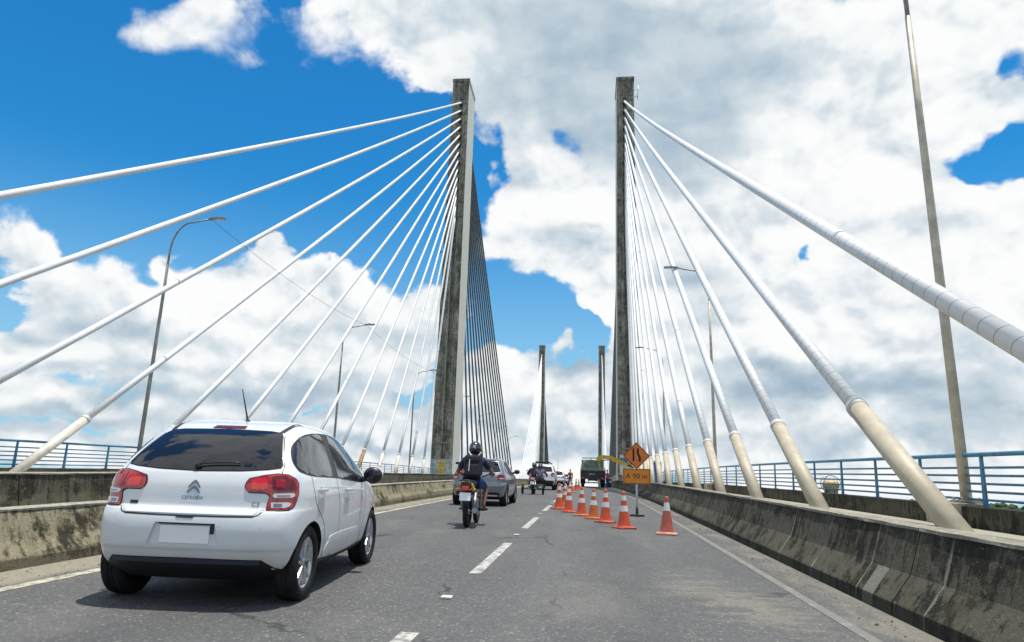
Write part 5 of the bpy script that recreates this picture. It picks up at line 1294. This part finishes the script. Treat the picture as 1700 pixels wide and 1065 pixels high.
# ------------------------------------------------------------------ cones, sign, studs and other street furniture
def b_cone(bands, orange):
    def f(g, b, m):
        co = g.n('ShaderNodeTexCoord', out=3); s = g.n('ShaderNodeSeparateXYZ', {0: co}, out=None); z = s.outputs[2]
        nz = g.noise(co, 9.0, 6, .65); nz2 = g.noise(g.mapv(co, (1, 1, .4)), 16.0, 4, .6)
        col = g.mix(g.rng(nz, .35, .7, 0, .55), orange, [c * .55 for c in orange])
        for a, c_ in bands:
            k = g.m('MULTIPLY', g.m('GREATER_THAN', z, a), g.m('LESS_THAN', z, c_)); col = g.mix(k, col, (.74, .74, .72))
        col = g.mix(g.rng(nz2, .58, .74, 0, .5), col, (.16, .12, .09)); setin(m, b, 'Base Color', col)
    return f
def cone_parts(root, mt, collar_mat):
    mb = MB(); mb.lathe([(.150, .034), (.146, .045), (.125, .12), (.098, .30), (.072, .46), (.048, .62), (.036, .70), (.034, .735), (.024, .750), (.0, .752)], 28); mb.build('cone_body', mt, root)
    mb = MB(); mb.box((0, 0, .017), (.40, .40, .034), bev=.012); mb.lathe([(.168, .034), (.16, .05), (.148, .056)], 28); mb.build('cone_base', collar_mat, root)
def cones():
    A = mat('red_cone_plastic', (.62, .06, .03), .5, build=b_cone(((.345, .46), (.565, .665)), (.70, .095, .028)))
    B = mat('orange_cone_plastic', (.62, .14, .03), .55, build=b_cone(((.345, .46), (.565, .665)), (.60, .150, .028)))
    C = mat('faded_cone_plastic', (.5, .16, .10), .6, build=b_cone(((.47, .63),), (.50, .125, .075)))
    B1 = mat('red_cone_base', (.50, .07, .035), .6, noise=.4, nscale=8); B2 = mat('orange_cone_base', (.50, .15, .05), .6, noise=.4, nscale=8); B3 = mat('faded_cone_base', (.55, .27, .20), .6, noise=.3, nscale=8)
    spots = [(.76, 15.67, A, B1, 'bright red and white cone just left of the sign base, nearest in its row'), (.40, 17.25, A, B1, 'orange and white cone, second nearest in the row left of the sign'), (.13, 18.37, B, B2, 'dull orange cone with white bands, third nearest in the row left of the sign'),
             (-.17, 19.39, A, B2, 'red and white cone, fourth nearest in the row left of the sign'), (-.56, 20.81, A, B1, 'red and white cone, fifth nearest in the row left of the sign'), (-.89, 22.22, A, B1, 'red and white cone at the left end of the row beside the lane dashes'),
             (-.80, 25.2, B, B2, 'orange cone half hidden behind the last two red cones of the row'), (-.98, 42.6, B, B2, 'small far orange cone in front of the orange-clad worker, nearest of three'), (-.86, 50.6, A, B1, 'small far cone, middle one of the three before the crane truck'),
             (-.72, 55, B, B2, 'small far cone, nearest of three to the left rear corner of the crane truck'), (1.54, 14.62, C, B3, 'faded red cone with one white band standing alone near the right barrier')]
    protos = {}; rnd = random.Random(2)
    for x, y, m_, bm_, lab in spots:
        M = on_deck(x, y, 0, rnd.uniform(-.5, .5)) @ Matrix.Diagonal((1, 1, rnd.uniform(.96, 1.03), 1)) @ Matrix.Rotation(R_(rnd.uniform(-1.2, 1.2)), 4, 'Y'); key = (m_.name, bm_.name)
        if key not in protos:
            r = empty('traffic_cone', lab, 'traffic cone', M, 'traffic cones closing the right lane'); cone_parts(r, m_, bm_); protos[key] = r
        else:
            r = copy_tree(protos[key]); r.matrix_world = M; r['label'] = lab
cones()
def b_board(col):
    def f(g, b, m):
        co = g.n('ShaderNodeTexCoord', out=3); nz = g.noise(co, 8.0, 6, .65); n2 = g.noise(co, 40.0, 3, .6)
        c = g.mix(g.rng(nz, .4, .7, 0, .4), col, [k * .6 for k in col]); c = g.mix(g.rng(n2, .55, .75, 0, .3), c, (.45, .36, .25)); setin(m, b, 'Base Color', c)
    return f
def road_sign():
    r = empty('road_sign', 'orange roadworks sign on a white post, lane-narrowing diamond above an A 90 m board', 'road sign', on_deck(1.33, 20.15, 0, .03, upright=True))
    o1 = mat('orange_sign_sheet', (.8, .2, .022), .55, build=b_board((.80, .200, .022))); o2 = mat('amber_sign_sheet', (.85, .36, .03), .55, build=b_board((.80, .27, .022))); ink = mat('black_sign_ink', (.014, .012, .010), .7)
    mb = MB(); mb.tube([(0, .02, .05), (0, .02, 1.75)], .030, 14); mb.build('post', mat('white_post_paint', (.66, .66, .66), .5, noise=.25, nscale=6), r)
    mb = MB(); mb.tube([(0, .02, .03), (0, .02, .26)], .038, 14); mb.box((0, .02, .028), (.40, .10, .05), bev=.008); mb.box((0, .0, .028), (.10, .36, .05), bev=.008); mb.build('base', mat('dark_base_steel', (.06, .06, .06), .6, noise=.4, nscale=8), r)
    h = .375
    mb = MB(); mb.prism([(0, 1.63 - h), (h, 1.63), (0, 1.63 + h), (-h, 1.63)], 1, -.022, -.012); d = mb.build('diamond_board', o1, r)
    k = h - .028; mb = MB(); w = .016
    for a, b in (((0, 1.63 - k), (k, 1.63)), ((k, 1.63), (0, 1.63 + k)), ((0, 1.63 + k), (-k, 1.63)), ((-k, 1.63), (0, 1.63 - k))):
        t = Vector((b[0] - a[0], b[1] - a[1])).normalized(); n = Vector((-t.y, t.x)) * w / 2
        mb.prism([(a[0] - n.x, a[1] - n.y), (b[0] - n.x, b[1] - n.y), (b[0] + n.x, b[1] + n.y), (a[0] + n.x, a[1] + n.y)], 1, -.0255, -.0225)
    mb.build('border', ink, d)
    mb = MB(); mb.prism([(-.108, 1.48), (-.058, 1.48), (-.058, 1.83), (-.108, 1.83)], 1, -.0265, -.0225)
    mb.build('symbol', ink, d)
    mb = MB(); mb.prism([(.062, 1.47), (.118, 1.47), (.118, 1.60), (.066, 1.70), (.066, 1.83), (.012, 1.83), (.012, 1.68), (.062, 1.58)], 1, -.0265, -.0225); mb.build('symbol', ink, d)
    mb = MB(); mb.box((0, -.017, 1.07), (.75, .012, .415), bev=.003); bd = mb.build('distance_board', o2, r)
    mb = MB()
    for z in (.876, 1.264): mb.box((0, -.0250, z), (.715, .004, .012))
    for x in (-.352, .352): mb.box((x, -.0250, 1.07), (.012, .004, .376))
    mb.build('border', ink, bd)
    for body, x, s in (('A', -.235, .19), ('90', -.015, .19), ('m', .215, .19)):
        me = text_mesh(body, s, .0015, spacing=1.1, bold=0.0); me.transform(Matrix.Translation((x, -.0250, 1.07)) @ Matrix.Rotation(R_(90), 4, 'X')); link_mesh('lettering', me, ink, bd)
    mb = MB(); mb.box((0, 0, 1.25), (.10, .03, .03)); mb.box((0, 0, .90), (.10, .03, .03)); mb.box((0, 0, 1.63), (.10, .03, .03)); mb.build('clamp', M_STEEL, r)
road_sign()
def furniture():
    pm = mat('white_stud_plastic', (.62, .62, .58), .4, noise=.3, nscale=30)
    for i in range(4):
        mb = MB(); mb.box((0, 0, .010), (.10, .10, .020), bev=.008); o = mb.build('road_stud', pm, matrix=on_deck(-1.27, 6.68 + 6.33 * i, .002))
        tag(o, f'small white reflective road stud between lane dashes, {ORD[i]} from the camera', 'road stud', 'road studs between the lane dashes')
    # lantern outside the right railing
    r = empty('navigation_lantern', 'round cream lantern in a wire hoop outside the right blue railing', 'lantern', on_deck(7.62, 23.8, .58, .3))
    lm = mat('cream_lantern_glass', (.55, .42, .20), .35, noise=.25, nscale=6)
    mb = MB(); mb.lathe([(0, .30), (.20, .30), (.25, .36), (.26, .44), (.235, .52), (.15, .57), (0, .58)], 24); mb.build('lens', lm, r)
    mb = MB(); mb.box((0, 0, .15), (.30, .30, .30), bev=.03); mb.build('pedestal', M_SLAB, r)
    for a in (0, 90):
        mb = MB(); mb.tube([(.36 * math.cos(t), 0, .45 + .27 * math.sin(t)) for t in [2 * math.pi * k / 28 for k in range(29)]], .012, 6); mb.xform(Matrix.Rotation(R_(a), 4, 'Z')); mb.build('hoop', M_STEEL, r)
    # blue cabin
    r = empty('site_cabin', 'narrow blue cabin standing behind the stay cables near the right pylon', 'cabin', on_deck(6.15, 68, .52, 0))
    bl = mat('blue_cabin_plastic', (.012, .060, .26), .45, noise=.25, nscale=3)
    mb = MB(); mb.box((0, 0, 1.0), (1.05, 1.05, 1.95), bev=.05)
    for x in (-.35, 0, .35): mb.box((x, .53, 1.0), (.05, .03, 1.7), bev=.01)
    mb.build('shell', bl, r)
    mb = MB(); mb.box((0, -.54, .98), (.72, .03, 1.7), bev=.012); dr = mb.build('door', mat('pale_blue_plastic', (.05, .14, .36), .45), r)
    mb = MB(); mb.box((.28, -.57, 1.0), (.05, .03, .14), bev=.008); mb.build('handle', M_STEEL, dr)
    mb = MB(); mb.prism([(-.56, 1.97), (.56, 1.97), (.40, 2.14), (-.40, 2.14)], 1, -.56, .56); mb.build('roof', mat('grey_white_plastic', (.55, .57, .58), .5), r)
    # grit and litter along both barriers
    rnd = random.Random(11); bm = bmesh.new()
    for k in range(800):
        left = rnd.random() < .6
        y = 3 + 40 * rnd.random() ** 1.7; x = -5.12 - abs(rnd.gauss(0, .28)) if left else 2.62 - abs(rnd.gauss(0, .22))
        x = max(-5.72, x); s = rnd.choice((.004, .006, .008, .010, .018 if rnd.random() < .15 else .006))
        M = DM4 @ Matrix.Translation((x, y, s * .35 + crest(y))) @ Euler((rnd.random() * 6, rnd.random() * 6, rnd.random() * 6)).to_matrix().to_4x4() @ Matrix.Diagonal((s, s * rnd.uniform(.6, 1.6), s * rnd.uniform(.3, .8), 1))
        bmesh.ops.create_icosphere(bm, subdivisions=1, radius=1, matrix=M)
    me = bpy.data.meshes.new('grit'); bm.to_mesh(me); bm.free()
    tag(link_mesh('grit', me, mat('grit_stone', (.20, .18, .14), .9, noise=.7, nscale=3)), 'loose grit and litter along the foot of both barriers', 'grit', kind='stuff')
    # dry grass tufts at the foot of the left barrier
    mb = MB()
    for k in range(900):
        y = rnd.choice((rnd.uniform(9, 60), rnd.gauss(13.5, 1.0), rnd.gauss(31, 4))); x = -5.72 + abs(rnd.gauss(0, .05)); h = rnd.uniform(.04, .15); a = rnd.random() * 6.28; b_ = rnd.uniform(-.05, .05); c_ = rnd.uniform(-.02, .05); w = .005
        z = crest(y); mb.add([(x - w * math.cos(a), y - w * math.sin(a), z), (x + w * math.cos(a), y + w * math.sin(a), z), (x + c_, y + b_, z + h)], [(0, 1, 2)])
    o = mb.build('dry_grass', mat('dry_grass_blade', (.24, .24, .08), .8, noise=.4, nscale=6), matrix=DM4, weld=False)
    tag(o, 'thin dry grass at the foot of the pale left barrier', 'grass', kind='stuff')
furniture()
